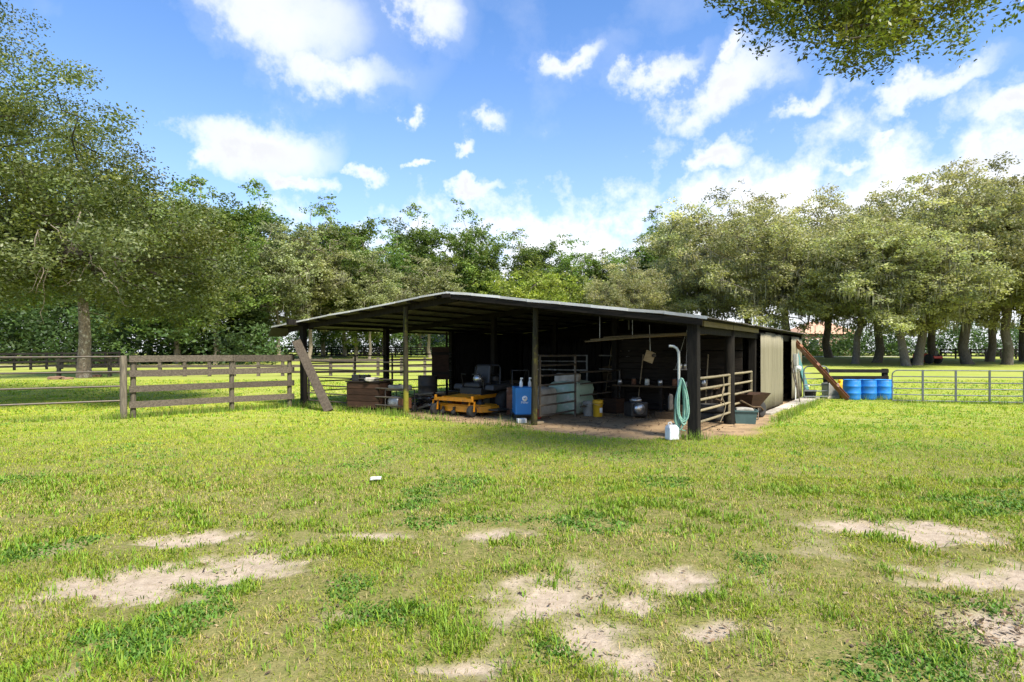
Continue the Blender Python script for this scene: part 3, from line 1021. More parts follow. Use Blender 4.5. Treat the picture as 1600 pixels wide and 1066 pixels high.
# left foreground gate and right-hand field gates
LGP = ground_at(193, 654)
lg = pipe_gate('pipe_gate', (-13.9, 11.05), (LGP[0] - 0.05, LGP[1] - 0.02), [0.42, 0.76, 1.10, 1.45], 0.022, M['pipe_dark'],
               'long dark pipe gate beneath the big leaning oak', uprights=(0.0, 1.0), base=0.3)
GA, GB = ground_at(1394, 629), ground_at(1690, 634)
ga = Vector((GA[0], GA[1], 0))
gb = Vector((GB[0], GB[1], 0))
pipe_gate('field_gate', ga, gb, [0.07, 0.25, 0.44, 0.63, 0.81, 1.0], 0.016, M['pipe_grey'], 'long grey field gate with rounded corners beyond the blue barrels', uprights=(0.17, 0.35, 0.53, 0.71, 0.88), arch=True)
GC, GD = ground_at(1256, 625.5), ground_at(1294, 625.5)
pipe_gate('field_gate', GC, GD, [0.12, 0.30, 0.50, 0.70, 0.88, 1.10], 0.018, M['pipe_grey'], 'small grey field gate behind the rusty leaning beam', arch=True, uprights=())

# ---------------------------------------------------------------- fences
def board_fence(name, pts, zs, bh, bt, post_w, post_h, mat_b, mat_p, label, group=None, side=-1, post_mat_round=False, ext=0.12, z0=None, pname='board', seed=0):
    """posts at pts (x, y); boards at heights zs nailed on the side facing the camera, each post-to-post length a board of its own"""
    rng = random.Random(seed)
    p0 = Vector((pts[0][0], pts[0][1], 0))
    t = empty(name, p0)
    tag(t, label, 'fence', group)
    P = [Vector((p[0], p[1], float(rise(p[1])) if z0 is None else z0)) - p0 for p in pts]
    for p in P:
        b = MB()
        hh = post_h * rng.uniform(0.98, 1.03)
        if post_mat_round:
            b.tube([p + Vector((0, 0, -0.2)), p + Vector((0, 0, hh))], [post_w / 2, post_w / 2 * 0.95], 10)
            b.build('post', mat_p, t)
        else:
            b.beam(p + Vector((0, 0, -0.2)), p + Vector((0, 0, hh)), post_w, post_w, (0, 1, 0))
            b.build('post', mat_p, t)
    for i in range(len(P) - 1):
        d = (P[i + 1] - P[i])
        dn = Vector((d.x, d.y, 0)).normalized()
        nrm = Vector((dn.y, -dn.x, 0)) * (1 if side < 0 else -1)
        off = nrm * (post_w / 2 + bt / 2 + 0.003)
        for z in zs:
            e0 = ext if i == 0 else -0.004
            e1 = ext if i == len(P) - 2 else -0.004
            b = MB()
            b.beam(P[i] + off - dn * e0 + Vector((0, 0, z + rng.uniform(-0.008, 0.008))), P[i + 1] + off + dn * e1 + Vector((0, 0, z + rng.uniform(-0.008, 0.008))), bt, bh)
            b.build(pname, mat_b, t)
    return t


fa = ground_at(208, 653)
fb = (-6.25, 17.05)
fm = (fa[0] + (fb[0] - fa[0]) * 0.58, fa[1] + (fb[1] - fa[1]) * 0.58)
fe = (fa[0] + (fb[0] - fa[0]) * 0.985, fa[1] + (fb[1] - fa[1]) * 0.985)
board_fence('board_fence', [fa, fm, fe], [0.32, 0.69, 1.055, 1.40], 0.155, 0.032, 0.125, 1.36, M['fence_wood'], M['fence_post'],
            'weathered four-board wooden fence running up to the barn corner', post_mat_round=True, ext=0.10, z0=0.0)
b = MB().tube([(0, 0, -0.3), (0, 0, 1.48)], [0.075, 0.072], 12)
gp = b.build('gate_post', M['fence_post'], loc=(LGP[0], LGP[1], 0))
tag(gp, 'dark round wooden gate post at the near end of the board fence', 'post')


def line(a, c, n):
    return [(a[0] + (c[0] - a[0]) * k / (n - 1), a[1] + (c[1] - a[1]) * k / (n - 1)) for k in range(n)]


def at(px, Y):
    return ((px - 800) / F * Y, Y)


board_fence('board_fence', line(at(92, 38), at(700, 40), 17), [0.28, 0.66, 1.04], 0.16, 0.03, 0.17, 1.2, M['fence_wood'], M['fence_post'],
            'brown board paddock fence standing across the field behind the near fence', seed=3)
board_fence('board_fence', line(at(-60, 46), at(186, 54), 11), [0.3, 0.65, 1.0, 1.32], 0.15, 0.03, 0.14, 1.42, M['black_fence'], M['black_fence'],
            'black four-board fence at the foot of the dark thicket', seed=4)
board_fence('board_fence', line(at(250, 84), at(690, 92), 18), [0.3, 0.65, 1.0, 1.3], 0.15, 0.03, 0.15, 1.42, M['black_fence'], M['black_fence'],
            'distant black board fence along the far pale tree trunks', seed=5)
board_fence('board_fence', line(at(1470, 78), at(1660, 76), 9), [0.35, 0.75, 1.15], 0.16, 0.03, 0.15, 1.3, M['black_fence'], M['black_fence'],
            'distant black board fence among the moss-hung trunks', seed=6)
# short black rail fence behind the barrels
p1, p2 = ground_at(1298, 622.5), ground_at(1391, 622.5)
board_fence('rail_fence', [(p1[0], p1[1] + 0.3), (p2[0], p2[1] + 0.3)], [0.46, 0.69, 0.92], 0.12, 0.04, 0.14, 0.98, M['black_fence'], M['black_fence'],
            'short heavy black rail fence behind the blue barrels', z0=0.0, ext=0.07)

# ---------------------------------------------------------------- barrels
def barrel(loc, label):
    t = empty('plastic_barrel', loc, random.uniform(0, 6))
    tag(t, label, 'barrel', 'blue barrels by the field gate')
    R_ = 0.29
    prof = [(0.24, 0.0), (0.265, 0.015), (0.28, 0.05), (R_, 0.12), (R_, 0.27), (R_ + 0.008, 0.285), (R_ + 0.008, 0.315), (R_, 0.33), (R_, 0.56), (R_ + 0.008, 0.575), (R_ + 0.008, 0.605), (R_, 0.62),
            (R_, 0.76), (0.283, 0.81), (0.272, 0.83), (0.287, 0.84), (0.287, 0.868), (0.262, 0.872), (0.258, 0.85), (0.0, 0.848)]
    MB().lathe(prof, 28).build('drum', M['blue_plastic'], t)
    for a in (0.6, 0.6 + PI):
        MB().lathe([(0.035, 0.845), (0.035, 0.868), (0.0, 0.868)], 10, Matrix.Translation((0.17 * math.cos(a), 0.17 * math.sin(a), 0))).build('bung', M['blue_plastic'], t)
    return t


for px, lab in ((1331, 'blue plastic barrel closest to the rusty beam'), (1355.5, 'blue plastic barrel between the two other blue barrels'), (1380.5, 'blue plastic barrel closest to the long field gate')):
    g = ground_at(px, 624.5)
    barrel((g[0], g[1], -0.01), lab).scale = (0.92, 0.92, 0.77)

# ---------------------------------------------------------------- mower
def wheel(parent, c, r, w, rim=0.55, axis='X', name='wheel'):
    Mx = Matrix.Translation(c) @ (Matrix.Rotation(PI / 2, 4, 'Y') if axis == 'X' else Matrix.Rotation(PI / 2, 4, 'X'))
    t = MB().lathe([(r * rim, -w / 2), (r * 0.88, -w / 2), (r * 0.97, -w * 0.38), (r, -w * 0.15), (r, w * 0.15), (r * 0.97, w * 0.38), (r * 0.88, w / 2), (r * rim, w / 2)], 22, Mx).build(name, M['rubber'], parent)
    MB().lathe([(0.0, -w * 0.36), (r * 0.25, -w * 0.40), (r * rim, -w * 0.3), (r * rim, w * 0.3), (r * 0.25, w * 0.40), (0, w * 0.36)], 16, Mx).build('rim', M['black_metal'], t)
    return t


def mower():
    o = ((ground_at(680, 648.5)[0] + ground_at(738, 651)[0]) / 2, (ground_at(680, 648.5)[1] + ground_at(738, 651)[1]) / 2)
    t = empty('riding_mower', (o[0], o[1], 0), BA - 0.05)          # front is local -y
    tag(t, 'yellow zero-turn riding mower parked under the barn roof', 'mower')
    # deck with cut corners
    b = MB()
    deck = [(-0.80, 0.30), (-0.62, 0.10), (-0.2, 0.02), (0.35, 0.02), (0.72, 0.16), (0.86, 0.42), (0.86, 0.75), (-0.80, 0.80)]
    b.prism(deck, 0.10, 0.25, inset=0.02)
    b.prism([(p[0] * 0.93, 0.42 + (p[1] - 0.42) * 0.9) for p in deck], 0.25, 0.28)
    d = b.build('deck', M['yellow_paint'], t, 0.012)
    for x in (-0.45, 0.02, 0.5):
        MB().lathe([(0.11, 0.281), (0.11, 0.33), (0.05, 0.35), (0.05, 0.39), (0, 0.39)], 14, Matrix.Translation((x, 0.42, 0))).build('spindle_cover', M['black_metal'], d)
    for x in (-0.34, 0.02, 0.58):
        w = MB().lathe([(0.0, -0.03), (0.06, -0.03), (0.06, 0.03), (0, 0.03)], 14, Matrix.Translation((x, -0.03, 0.085)) @ Matrix.Rotation(PI / 2, 4, 'Y')).build('anti_scalp_roller', M['rubber'], d)
        MB().box((x, 0.0, 0.16), (0.05, 0.05, 0.12)).build('roller_bracket', M['black_metal'], d)
    b = MB().prism([(0.86, 0.3), (1.12, 0.34), (1.16, 0.72), (0.86, 0.74)], 0.15, 0.19)
    b.build('discharge_chute', M['black_metal'], t)
    # front frame beam and forks
    b = MB()
    b.beam((-0.62, 0.0, 0.40), (0.62, 0.0, 0.40), 0.09, 0.08)
    b.beam((-0.36, 0.0, 0.42), (-0.36, 1.5, 0.46), 0.08, 0.09)
    b.beam((0.36, 0.0, 0.42), (0.36, 1.5, 0.46), 0.08, 0.09)
    b.build('frame', M['yellow_paint'], t, 0.01)
    b = MB()
    b.add([(-0.30, 0.05, 0.455), (0.30, 0.05, 0.455), (0.36, 0.62, 0.50), (-0.36, 0.62, 0.50), (-0.30, 0.05, 0.43), (0.30, 0.05, 0.43), (0.36, 0.62, 0.45), (-0.36, 0.62, 0.45)],
          [(0, 1, 2, 3), (7, 6, 5, 4), (0, 4, 5, 1), (1, 5, 6, 2), (2, 6, 7, 3), (3, 7, 4, 0)])
    b.build('foot_plate', M['yellow_paint'], t, 0.008)
    for sx in (-0.60, 0.60):
        b = MB()
        b.tube([(sx, 0.0, 0.36), (sx, 0.0, 0.50)], 0.035, 10)
        b.beam((sx - 0.075, 0.0, 0.37), (sx - 0.075, -0.02, 0.13), 0.015, 0.05, (0, 1, 0))
        b.beam((sx + 0.075, 0.0, 0.37), (sx + 0.075, -0.02, 0.13), 0.015, 0.05, (0, 1, 0))
        b.beam((sx - 0.083, 0.0, 0.365), (sx + 0.083, 0.0, 0.365), 0.06, 0.015)
        f = b.build('caster_fork', M['yellow_paint'], t)
        wheel(t, (sx, -0.02, 0.14), 0.145, 0.11, 0.5, name='caster_wheel')
    # rear wheels, fenders, tank, seat, engine
    for sx in (-0.52, 0.52):
        wheel(t, (sx, 1.38, 0.29), 0.29, 0.24, 0.5, name='drive_wheel')
        b = MB()
        b.prism([(sx - 0.15, 0.72), (sx + 0.15, 0.72), (sx + 0.15, 1.58), (sx - 0.15, 1.58)], 0.60, 0.74, inset=0.08)
        b.build('fender', M['vinyl'], t, 0.03)
    b = MB().prism([(-0.36, 0.62), (0.36, 0.62), (0.36, 1.2), (-0.36, 1.2)], 0.46, 0.66, inset=0.04)
    b.build('seat_pan', M['black_metal'], t, 0.02)
    s = MB().prism([(-0.26, 0.66), (0.26, 0.66), (0.27, 1.15), (-0.27, 1.15)], 0.66, 0.78, inset=0.06).build('seat', M['vinyl'], t, 0.04)
    b = MB()
    Mx = Matrix.Translation((0, 1.12, 0.78)) @ Matrix.Rotation(-0.2, 4, 'X')
    b.prism([(-0.27, -0.06), (0.27, -0.06), (0.25, 0.06), (-0.25, 0.06)], -0.05, 0.46, Mx, inset=0.14)
    b.build('backrest', M['vinyl'], s, 0.05)
    for sx in (-0.3, 0.3):
        MB().tube([(sx * 1.15, 0.75, 0.62), (sx * 1.15, 0.72, 0.86), (sx * 0.95, 0.62, 1.0), (sx * 0.35, 0.58, 1.0)], 0.017, 8).build('control_lever', M['black_metal'], t)
    b = MB()
    b.box((0, 1.62, 0.66), (0.62, 0.55, 0.30))
    b.lathe([(0.2, 0.8), (0.2, 0.92), (0.12, 0.97), (0, 0.97)], 18, Matrix.Translation((0, 1.6, 0)))
    b.build('engine', M['black_metal'], t, 0.02)
    b = MB().tube([(-0.42, 1.3, 0.6), (-0.42, 1.34, 1.15), (-0.36, 1.36, 1.22), (0.36, 1.36, 1.22), (0.42, 1.34, 1.15), (0.42, 1.3, 0.6)], 0.022, 8)
    b.build('roll_bar', M['black_metal'], t)
    MB().lathe([(0, 0), (0.09, 0.0), (0.13, 0.06), (0.13, 0.12), (0.08, 0.2), (0, 0.23)], 16, Matrix.Translation((0.03, 0.9, 0.785))).build('helmet', M['steel'], t)


mower()

# ---------------------------------------------------------------- welder on its cart
def welder():
    g = ground_at(820, 657)
    t = empty('welding_machine', (g[0], g[1], 0), 0.12)
    tag(t, 'bright blue welding machine on a cart behind the mossy post', 'welder')
    MB().box((0, 0.34, 0.44), (0.42, 0.66, 0.62)).build('cabinet', M['blue_paint'], t, 0.012)
    b = MB()
    b.box((0, 0.34, 0.115), (0.46, 0.80, 0.03))
    b.build('cart_tray', M['black_metal'], t)
    for sx in (-0.22, 0.22):
        wheel(t, (sx, 0.68, 0.10), 0.10, 0.05, 0.5)
        wheel(t, (sx, 0.02, 0.05), 0.05, 0.035, 0.5, name='caster_wheel')
    MB().tube([(0.2, 0.7, 0.75), (0.2, 0.74, 1.12), (-0.2, 0.74, 1.12), (-0.2, 0.7, 0.75)], 0.014, 8).build('handle', M['black_metal'], t)
    # emblem and name on the front panel
    Mx = Matrix.Translation((0.0, 0.0075, 0.50)) @ Matrix.Rotation(PI / 2, 4, 'X')
    em = MB().lathe([(0, 0), (0.062, 0.0), (0.062, 0.006), (0, 0.006)], 24, Mx).build('emblem', M['white_paint'], t)
    em2 = MB()
    em2.add([(p[0] - 0.10, p[1], p[2]) for p in [(0.062, -0.0005, 0.49), (0.085, -0.0005, 0.525), (0.10, -0.0005, 0.50), (0.115, -0.0005, 0.53), (0.142, -0.0005, 0.485), (0.118, -0.0005, 0.505), (0.10, -0.0005, 0.475), (0.086, -0.0005, 0.50)]],
            [(0, 1, 7), (1, 2, 7), (7, 2, 6), (2, 3, 5), (2, 5, 6), (3, 4, 5)])
    em2.build('emblem_mark', M['blue_paint'], t)
    cu = bpy.data.curves.new('lettering', 'FONT')
    cu.body = 'Miller'
    cu.size = 0.075
    cu.align_x = 'CENTER'
    cu.extrude = 0.001
    cu.materials.append(M['white_paint'])
    tmp = bpy.data.objects.new('tmp', cu)
    COL.objects.link(tmp)
    bpy.context.view_layer.update()
    me = bpy.data.meshes.new_from_object(tmp)
    bpy.data.objects.remove(tmp)
    o = link('lettering', me, t)
    o.location = (0.0, 0.0065, 0.385)
    o.rotation_euler = (PI / 2, 0, 0)
    for x, y in ((-0.10, 0.2), (0.1, 0.3)):
        pass
    return t


wt = welder()
wl = wt.location


def spray_bottle(loc, label):
    t = empty('spray_bottle', loc, 0.4)
    tag(t, label, 'bottle', 'bottles on the welder')
    MB().lathe([(0.035, 0), (0.04, 0.01), (0.04, 0.10), (0.018, 0.15), (0.015, 0.18), (0, 0.18)], 14).build('bottle_body', M['white_plastic'], t)
    MB().box((0.012, 0, 0.20), (0.06, 0.024, 0.035)).build('trigger_head', M['white_plastic'], t, 0.004)


spray_bottle((wl[0] - 0.08, wl[1] + 0.2, 0.752), 'white spray bottle on the mower side of the blue welder top')
spray_bottle((wl[0] + 0.12, wl[1] + 0.28, 0.752), 'white spray bottle beside the mossy post on the blue welder')
b = MB().lathe([(0.045, 0), (0.05, 0.01), (0.05, 0.20), (0.03, 0.24), (0, 0.24)], 14)
g = ground_at(842, 655)
tag(b.build('gas_can', M['red_paint'], loc=(g[0], g[1], 0)), 'small red can on the floor beside the blue welder', 'can')
g = ground_at(815, 661)
pb = MB()
pb.box((0, 0, 0.05), (0.20, 0.13, 0.10))
tag(pb.build('concrete_block', M['white_plastic'], None, 0.01, (g[0], g[1], 0), 0.3), 'pale block on the dirt in front of the blue welder', 'block')
g = ground_at(838, 663)
pb = MB()
pb.box((0, 0, 0.03), (0.34, 0.09, 0.05))
tag(pb.build('wood_offcut', M['pale_timber'], None, 0.004, (g[0], g[1], 0), 0.5), 'pale wood offcut lying at the foot of the mossy post', 'offcut')

# wrapped bale
def lumpy_box(name, size, mat, loc, rz, seed, label=None, cat=None, parent=None, amp=0.04, nx=10):
    R = np.random.RandomState(seed)
    n = nx
    g = np.linspace(-1, 1, n)
    vs, fs = [], []

    def face(fn):
        b0 = len(vs)
        for i in range(n):
            for j in range(n):
                p = np.array(fn(g[i], g[j]), float)
                q = p / (np.sum(np.abs(p) ** 6) ** (1 / 6.0))
                w = float(fbm(np.array(q[0] * 2 + q[2] * 1.7 + seed), np.array(q[1] * 2 + q[2] * 2.3 + seed), 3)) - 0.5
                q = q * (1 + w * amp * 6)
                vs.append((q[0] * size[0] / 2, q[1] * size[1] / 2, (q[2] + 1) * size[2] / 2))
        for i in range(n - 1):
            for j in range(n - 1):
                fs.append((b0 + i * n + j, b0 + i * n + j + 1, b0 + (i + 1) * n + j + 1, b0 + (i + 1) * n + j))
    for k in (-1, 1):
        face(lambda a, c: (k, a, c))
        face(lambda a, c: (a, k, c))
        face(lambda a, c: (a, c, k))
    m = MB().add(vs, fs, True)
    o = m.build(name, mat, parent, loc=loc, rz=rz)
    if label:
        tag(o, label, cat)
    return o


bp_ = bw(-4.0, 2.75)
lumpy_box('wrapped_bale', (0.85, 1.1, 0.84), M['tarp_green'], (bp_.x, bp_.y, -0.02), BA, 3, 'pale green sheet-wrapped bale behind the pipe rails', 'bale', amp=0.03)
lumpy_box('feed_sack', (0.62, 0.42, 0.22), M['tarp_white'], (bp_.x - 0.1, bp_.y - 0.1, 0.80), BA + 0.3, 5, 'pale crumpled sack on top of the wrapped bale', 'sack', amp=0.05)
bp2 = bw(-4.45, 1.75)
lumpy_box('wrapped_bale', (0.8, 0.9, 0.72), M['tarp_white'], (bp2.x, bp2.y, -0.02), BA, 8, 'dull white wrapped bale behind the swung pipe gate', 'bale', amp=0.03)

# buckets
def bucket(px, py, h, r, mat, label, handle=True, name='bucket'):
    g = ground_at(px, py)
    t = empty(name, (g[0], g[1], 0), 0.3)
    tag(t, label, 'bucket')
    MB().lathe([(0, 0.012), (r * 0.84, 0.0), (r * 0.86, 0.01), (r * 0.97, h * 0.80), (r * 1.05, h * 0.81), (r * 1.05, h * 0.86), (r, h * 0.87), (r * 1.01, h), (r * 1.05, h), (r * 0.96, h * 0.98), (r * 0.82, 0.03), (0, 0.03)], 22).build('pail', mat, t)
    if handle:
        MB().tube([(-r * 1.05, 0, h * 0.84)] + [(-r * 1.05 * math.cos(k * PI / 8), -r * 1.0 * math.sin(k * PI / 8), h * 0.84 - 0.05 * math.sin(k * PI / 8)) for k in range(1, 8)] + [(r * 1.05, 0, h * 0.84)], 0.004, 6).build('handle', M['steel'], t)
    return t


bucket(920, 650, 0.36, 0.145, M['grey_bucket'], 'dull grey bucket touching the yellow bucket')
yb = bucket(934, 651, 0.40, 0.125, M['yellow_plastic'], 'yellow plastic bucket on the barn floor')
b = MB()
arc = [(-0.35 + 0.14 * k) for k in range(6)]
for a0, a1 in zip(arc[:-1], arc[1:]):
    p = lambda a, z: (0.1245 * math.sin(a + 0.3), -0.1245 * math.cos(a + 0.3), z)
    b.add([p(a0, 0.10), p(a1, 0.10), p(a1, 0.22), p(a0, 0.22)], [(0, 1, 2, 3)], True)
b.build('paper_label', M['white_paint'], yb)

# white jug at the corner post
def jug():
    g = ground_at(1050, 687)
    t = empty('plastic_jug', (g[0], g[1], 0), 0.35)
    t.scale = (0.88, 0.88, 0.9)
    tag(t, 'white plastic jug standing at the foot of the corner post', 'jug')
    b = MB()
    b.prism([(-0.115, -0.09), (0.115, -0.09), (0.115, 0.09), (-0.115, 0.09)], 0.0, 0.24)
    b.add([(-0.115, -0.09, 0.24), (0.115, -0.09, 0.24), (0.115, 0.09, 0.24), (-0.115, 0.09, 0.24), (-0.09, -0.06, 0.295), (0.06, -0.06, 0.295), (0.06, 0.06, 0.295), (-0.09, 0.06, 0.295)],
          [(0, 1, 5, 4), (1, 2, 6, 5), (2, 3, 7, 6), (3, 0, 4, 7), (4, 5, 6, 7)])
    b.build('jug_body', M['white_plastic'], t, 0.02)
    MB().lathe([(0.032, 0.29), (0.032, 0.33), (0.0, 0.335)], 14, Matrix.Translation((0.03, 0, 0))).build('cap', M['black_metal'], t)
    MB().tube([(-0.085, 0, 0.27), (-0.085, 0, 0.335), (-0.03, 0, 0.345), (-0.0, 0, 0.30)], 0.014, 8).build('handle', M['white_plastic'], t)


jug()

# hose and bent pipe on the corner post
pc = bw(-0.25, -0.09)
def hose():
    t = empty('garden_hose', (pc.x, pc.y, 0))
    tag(t, 'pale green garden hose coiled over the corner post', 'hose')
    R = random.Random(4)
    for k in range(9):
        w = R.uniform(0.07, 0.145)
        zt = 1.06 + R.uniform(-0.02, 0.03)
        zb = R.uniform(0.10, 0.34)
        ox, oy = R.uniform(-0.05, 0.05), -0.03 - 0.022 * (k % 4) + R.uniform(-0.01, 0.01)
        pts = []
        for i in range(21):
            a = 2 * PI * i / 20
            zz = (zt + zb) / 2 + (zt - zb) / 2 * math.cos(a)
            tt = (zt - zz) / (zt - zb)
            pts.append((ox * tt + w * math.sin(a) * (0.25 + 0.75 * tt ** 0.6) + 0.02, oy + 0.012 * math.sin(3 * a + k), zz))
        MB().tube(pts, 0.015, 6, False).build('hose_loop', M['hose'], t)
    MB().tube([(0.05, -0.05, 1.08), (-0.02, -0.08, 1.0), (-0.09, -0.07, 0.7), (-0.10, -0.05, 0.3), (0.02, -0.05, 0.14), (0.12, -0.03, 0.12)], 0.0115, 6).build('hose_end', M['hose'], t)


hose()
g = (pc.x, pc.y)
b = MB().tube([(0.01, 0.02, -0.1), (0.01, 0.02, 1.45), (0.005, 0.02, 1.56), (-0.03, 0.02, 1.63), (-0.09, 0.02, 1.665), (-0.17, 0.02, 1.67)], 0.024, 10)
tag(b.build('standpipe', M['pvc'], loc=(g[0] - 0.01, g[1], 0)), 'pale bent plastic standpipe rising beside the corner post', 'pipe')
lumpy_box('rag', (0.08, 0.05, 0.28), M['cloth_grey'], (pc.x - 0.17, pc.y - 0.06, 0.50), 0.2, 11, 'grey-brown rag hanging against the green hose', 'rag', amp=0.08, nx=7)

# leaning plank at the barn's left corner
def leaning(name, p0, p1, w, th, mat, label, cat, facing=(0, -1, 0.3)):
    b = MB()
    p0, p1 = Vector(p0), Vector(p1)
    b.beam((0, 0, 0), p1 - p0, w, th, facing)
    return tag(b.build(name, mat, None, 0.006, p0), label, cat)


q0 = ground_at(514, 644)
leaning('plank', (q0[0], q0[1], 0.02), ((463 - 800) / F * 16.95, 16.95, CAMZ + (551 - 533) / F * 16.95), 0.24, 0.07, M['old_board'], 'thick weathered plank leaning on the barn corner post', 'plank', (0.3, -1, 0.3))

# wooden cabinet and small engine behind the front gate
def cabinet():
    t = empty('wooden_cabinet', ((577 - 800) / F * 16.0, 16.0, 0), BA + 0.25)
    tag(t, 'dark brown wooden cabinet behind the front pipe gate', 'cabinet')
    for k in range(4):
        MB().box((0.0, -0.30, 0.19 + 0.165 * k), (0.94, 0.03, 0.155)).build('plank', M['crate_brown'], t, 0.006)
        MB().box((-0.485, 0, 0.19 + 0.165 * k), (0.03, 0.6, 0.155)).build('plank', M['crate_brown'], t, 0.006)
        MB().box((0.485, 0, 0.19 + 0.165 * k), (0.03, 0.6, 0.155)).build('plank', M['crate_brown'], t, 0.006)
    MB().box((0, 0.29, 0.44), (0.94, 0.025, 0.66)).build('back_panel', M['crate_brown'], t)
    MB().box((0, 0, 0.785), (1.04, 0.68, 0.03)).build('top_board', M['dark_plank'], t, 0.005)
    for x in (-0.44, 0, 0.44):
        MB().box((x, 0, 0.05), (0.09, 0.56, 0.10)).build('foot', M['dark_plank'], t)


cabinet()
cx = ((568 - 800) / F * 15.95)
for i, (dx, lab) in enumerate(((-0.20, 'black battery box on the cabinet, nearer the leaning plank'), (0.06, 'black battery box on the cabinet, nearer the mossy post'))):
    t = empty('battery', (cx + dx, 15.97 - dx * 0.3, 0.80), BA + 0.2)
    tag(t, lab, 'battery')
    MB().box((0, 0, 0.08), (0.22, 0.16, 0.16)).build('case', M['black_metal'], t, 0.008)
    for sx in (-0.07, 0.07):
        MB().lathe([(0.012, 0.16), (0.012, 0.18), (0, 0.18)], 8, Matrix.Translation((sx, 0.03, 0))).build('terminal', M['steel'], t)
lumpy_box('rag', (0.34, 0.22, 0.10), M['tarp_white'], (cx + 0.28, 15.7, 0.80), 0.2, 14, 'crumpled pale rag on the wooden cabinet', 'rag', amp=0.08, nx=7)


def small_engine():
    t = empty('generator', ((625 - 800) / F * 15.6, 15.6, 0), BA + 0.1)
    tag(t, 'grey and rusty portable generator behind the mossy post', 'generator')
    for sx in (-0.3, 0.3):
        MB().tube([(sx, -0.22, 0.05), (sx, -0.22, 0.58), (sx, 0.22, 0.58), (sx, 0.22, 0.05), (sx, -0.22, 0.05)], 0.016, 8).build('frame_hoop', M['pipe_dark'], t)
    for y in (-0.22, 0.22):
        for z in (0.05, 0.58):
            MB().tube([(-0.3, y, z), (0.3, y, z)], 0.014, 8).build('frame_bar', M['pipe_dark'], t)
    MB().lathe([(0, -0.2), (0.14, -0.2), (0.16, -0.12), (0.16, 0.05), (0.12, 0.14), (0, 0.16)], 18, Matrix.Translation((-0.1, 0, 0.26)) @ Matrix.Rotation(PI / 2, 4, 'Y')).build('alternator', M['pipe_white'], t)
    MB().box((0.16, 0, 0.24), (0.22, 0.30, 0.28)).build('engine_block', M['rust'], t, 0.02)
    MB().box((0, 0, 0.64), (0.54, 0.36, 0.14)).build('fuel_tank', M['grey_bucket'], t, 0.04)
    MB().lathe([(0.04, 0.71), (0.04, 0.74), (0, 0.745)], 12).build('fuel_cap', M['black_metal'], t)
    for sx in (-0.32, 0.32):
        wheel(t, (sx, 0.2, 0.10), 0.10, 0.05, 0.5)


small_engine()

# brown board on the pipe rails
b = MB()
p = bw(-9.7, 5.2)
tb = empty('plywood_board', ((688 - 800) / F * 18.5, 18.5, 0.72), 0.05)
tag(tb, 'dark brown board fixed upright on the pipe rails behind the mower', 'board')
MB().box((0, 0, 0.5), (0.52, 0.03, 1.0)).build('panel', M['crate_brown'], tb, 0.004)
for z in (0.2, 0.8):
    MB().box((0, -0.028, z), (0.52, 0.025, 0.09)).build('batten', M['dark_plank'], tb)
MB().box((0.2, 0.045, 0.1), (0.07, 0.06, 1.72)).build('stake', M['dark_plank'], tb)

# scrap heap behind the mower: individual lengths of pipe, branch and board
R = random.Random(12)
hp = Vector(((672 - 800) / F * 16.6, 16.6, 0))
heap = empty('scrap_heap', hp)
tag(heap, 'tangled heap of scrap pipes and branches behind the mower', 'scrap heap')
for k in range(46):
    a = R.uniform(0, PI)
    L = R.uniform(0.4, 1.3)
    r0 = R.uniform(0, 0.5)
    th = R.uniform(0, 2 * PI)
    c = Vector((r0 * math.cos(th) * 1.4, r0 * math.sin(th), 0.05 + max(0, 0.48 - r0 * 0.7) * R.random()))
    d = Vector((math.cos(a), math.sin(a) * 0.7, R.uniform(-0.25, 0.25))) * L / 2
    m = [M['rust'], M['pipe_white'], M['brown_timber'], M['dark_plank'], M['pale_timber'], M['pipe_dark']][k % 6]
    if k % 3 == 0:
        MB().beam(c - d, c + d, R.uniform(0.04, 0.10), 0.02).build('scrap_board', m, heap)
    else:
        MB().tube([c - d, c + Vector((R.uniform(-.06, .06), R.uniform(-.06, .06), R.uniform(0, .08))), c + d], R.uniform(0.012, 0.035), 7).build('scrap_rod', m, heap)

# boards leaning on the back wall, timber on the rafters
for i, (x0, x1, lab) in enumerate(((-5.0, -5.5, 'brown board leaning on the dark back wall, steeper of the two'), (-4.6, -5.3, 'brown board leaning on the dark back wall, flatter of the two'))):
    p0, p1 = bw(x0, 9.9, 0.02), bw(x1, 11.2, 1.95 - i * 0.1)
    leaning('plank', p0, p1, 0.16, 0.04, M['brown_timber'], lab, 'plank', (0, -1, 0.2))
for i, (x0, s0, x1, s1, z0, z1, lab) in enumerate(((-2.9, 1.4, -0.1, 1.2, 1.80, 1.97, 'long pale board slung under the rafters nearest the yard'), (-3.1, 2.1, -0.25, 1.75, 1.86, 1.94, 'long pale board slung under the rafters deeper in the barn'),
                                                    (-2.6, 1.75, -0.9, 1.55, 1.90, 1.95, 'shorter pale board lying among the slung boards'))):
    p0, p1 = bw(x0, s0, z0), bw(x1, s1, z1)
    leaning('slung_board', p0, p1, 0.14, 0.03, M['slung_timber'], lab, 'board', (0, 0, 1))
for x in (-2.7, -1.9):
    p = bw(x, 1.7)
    b = MB().tube([(0, 0, 0), (0, 0, roof_z(x) - 1.92)], 0.006, 6)
    tag(b.build('hanging_wire', M['steel'], loc=(p.x, p.y, 1.88)), 'wire holding the slung boards near the ' + ('bale' if x < -2.5 else 'barn middle'), 'wire')
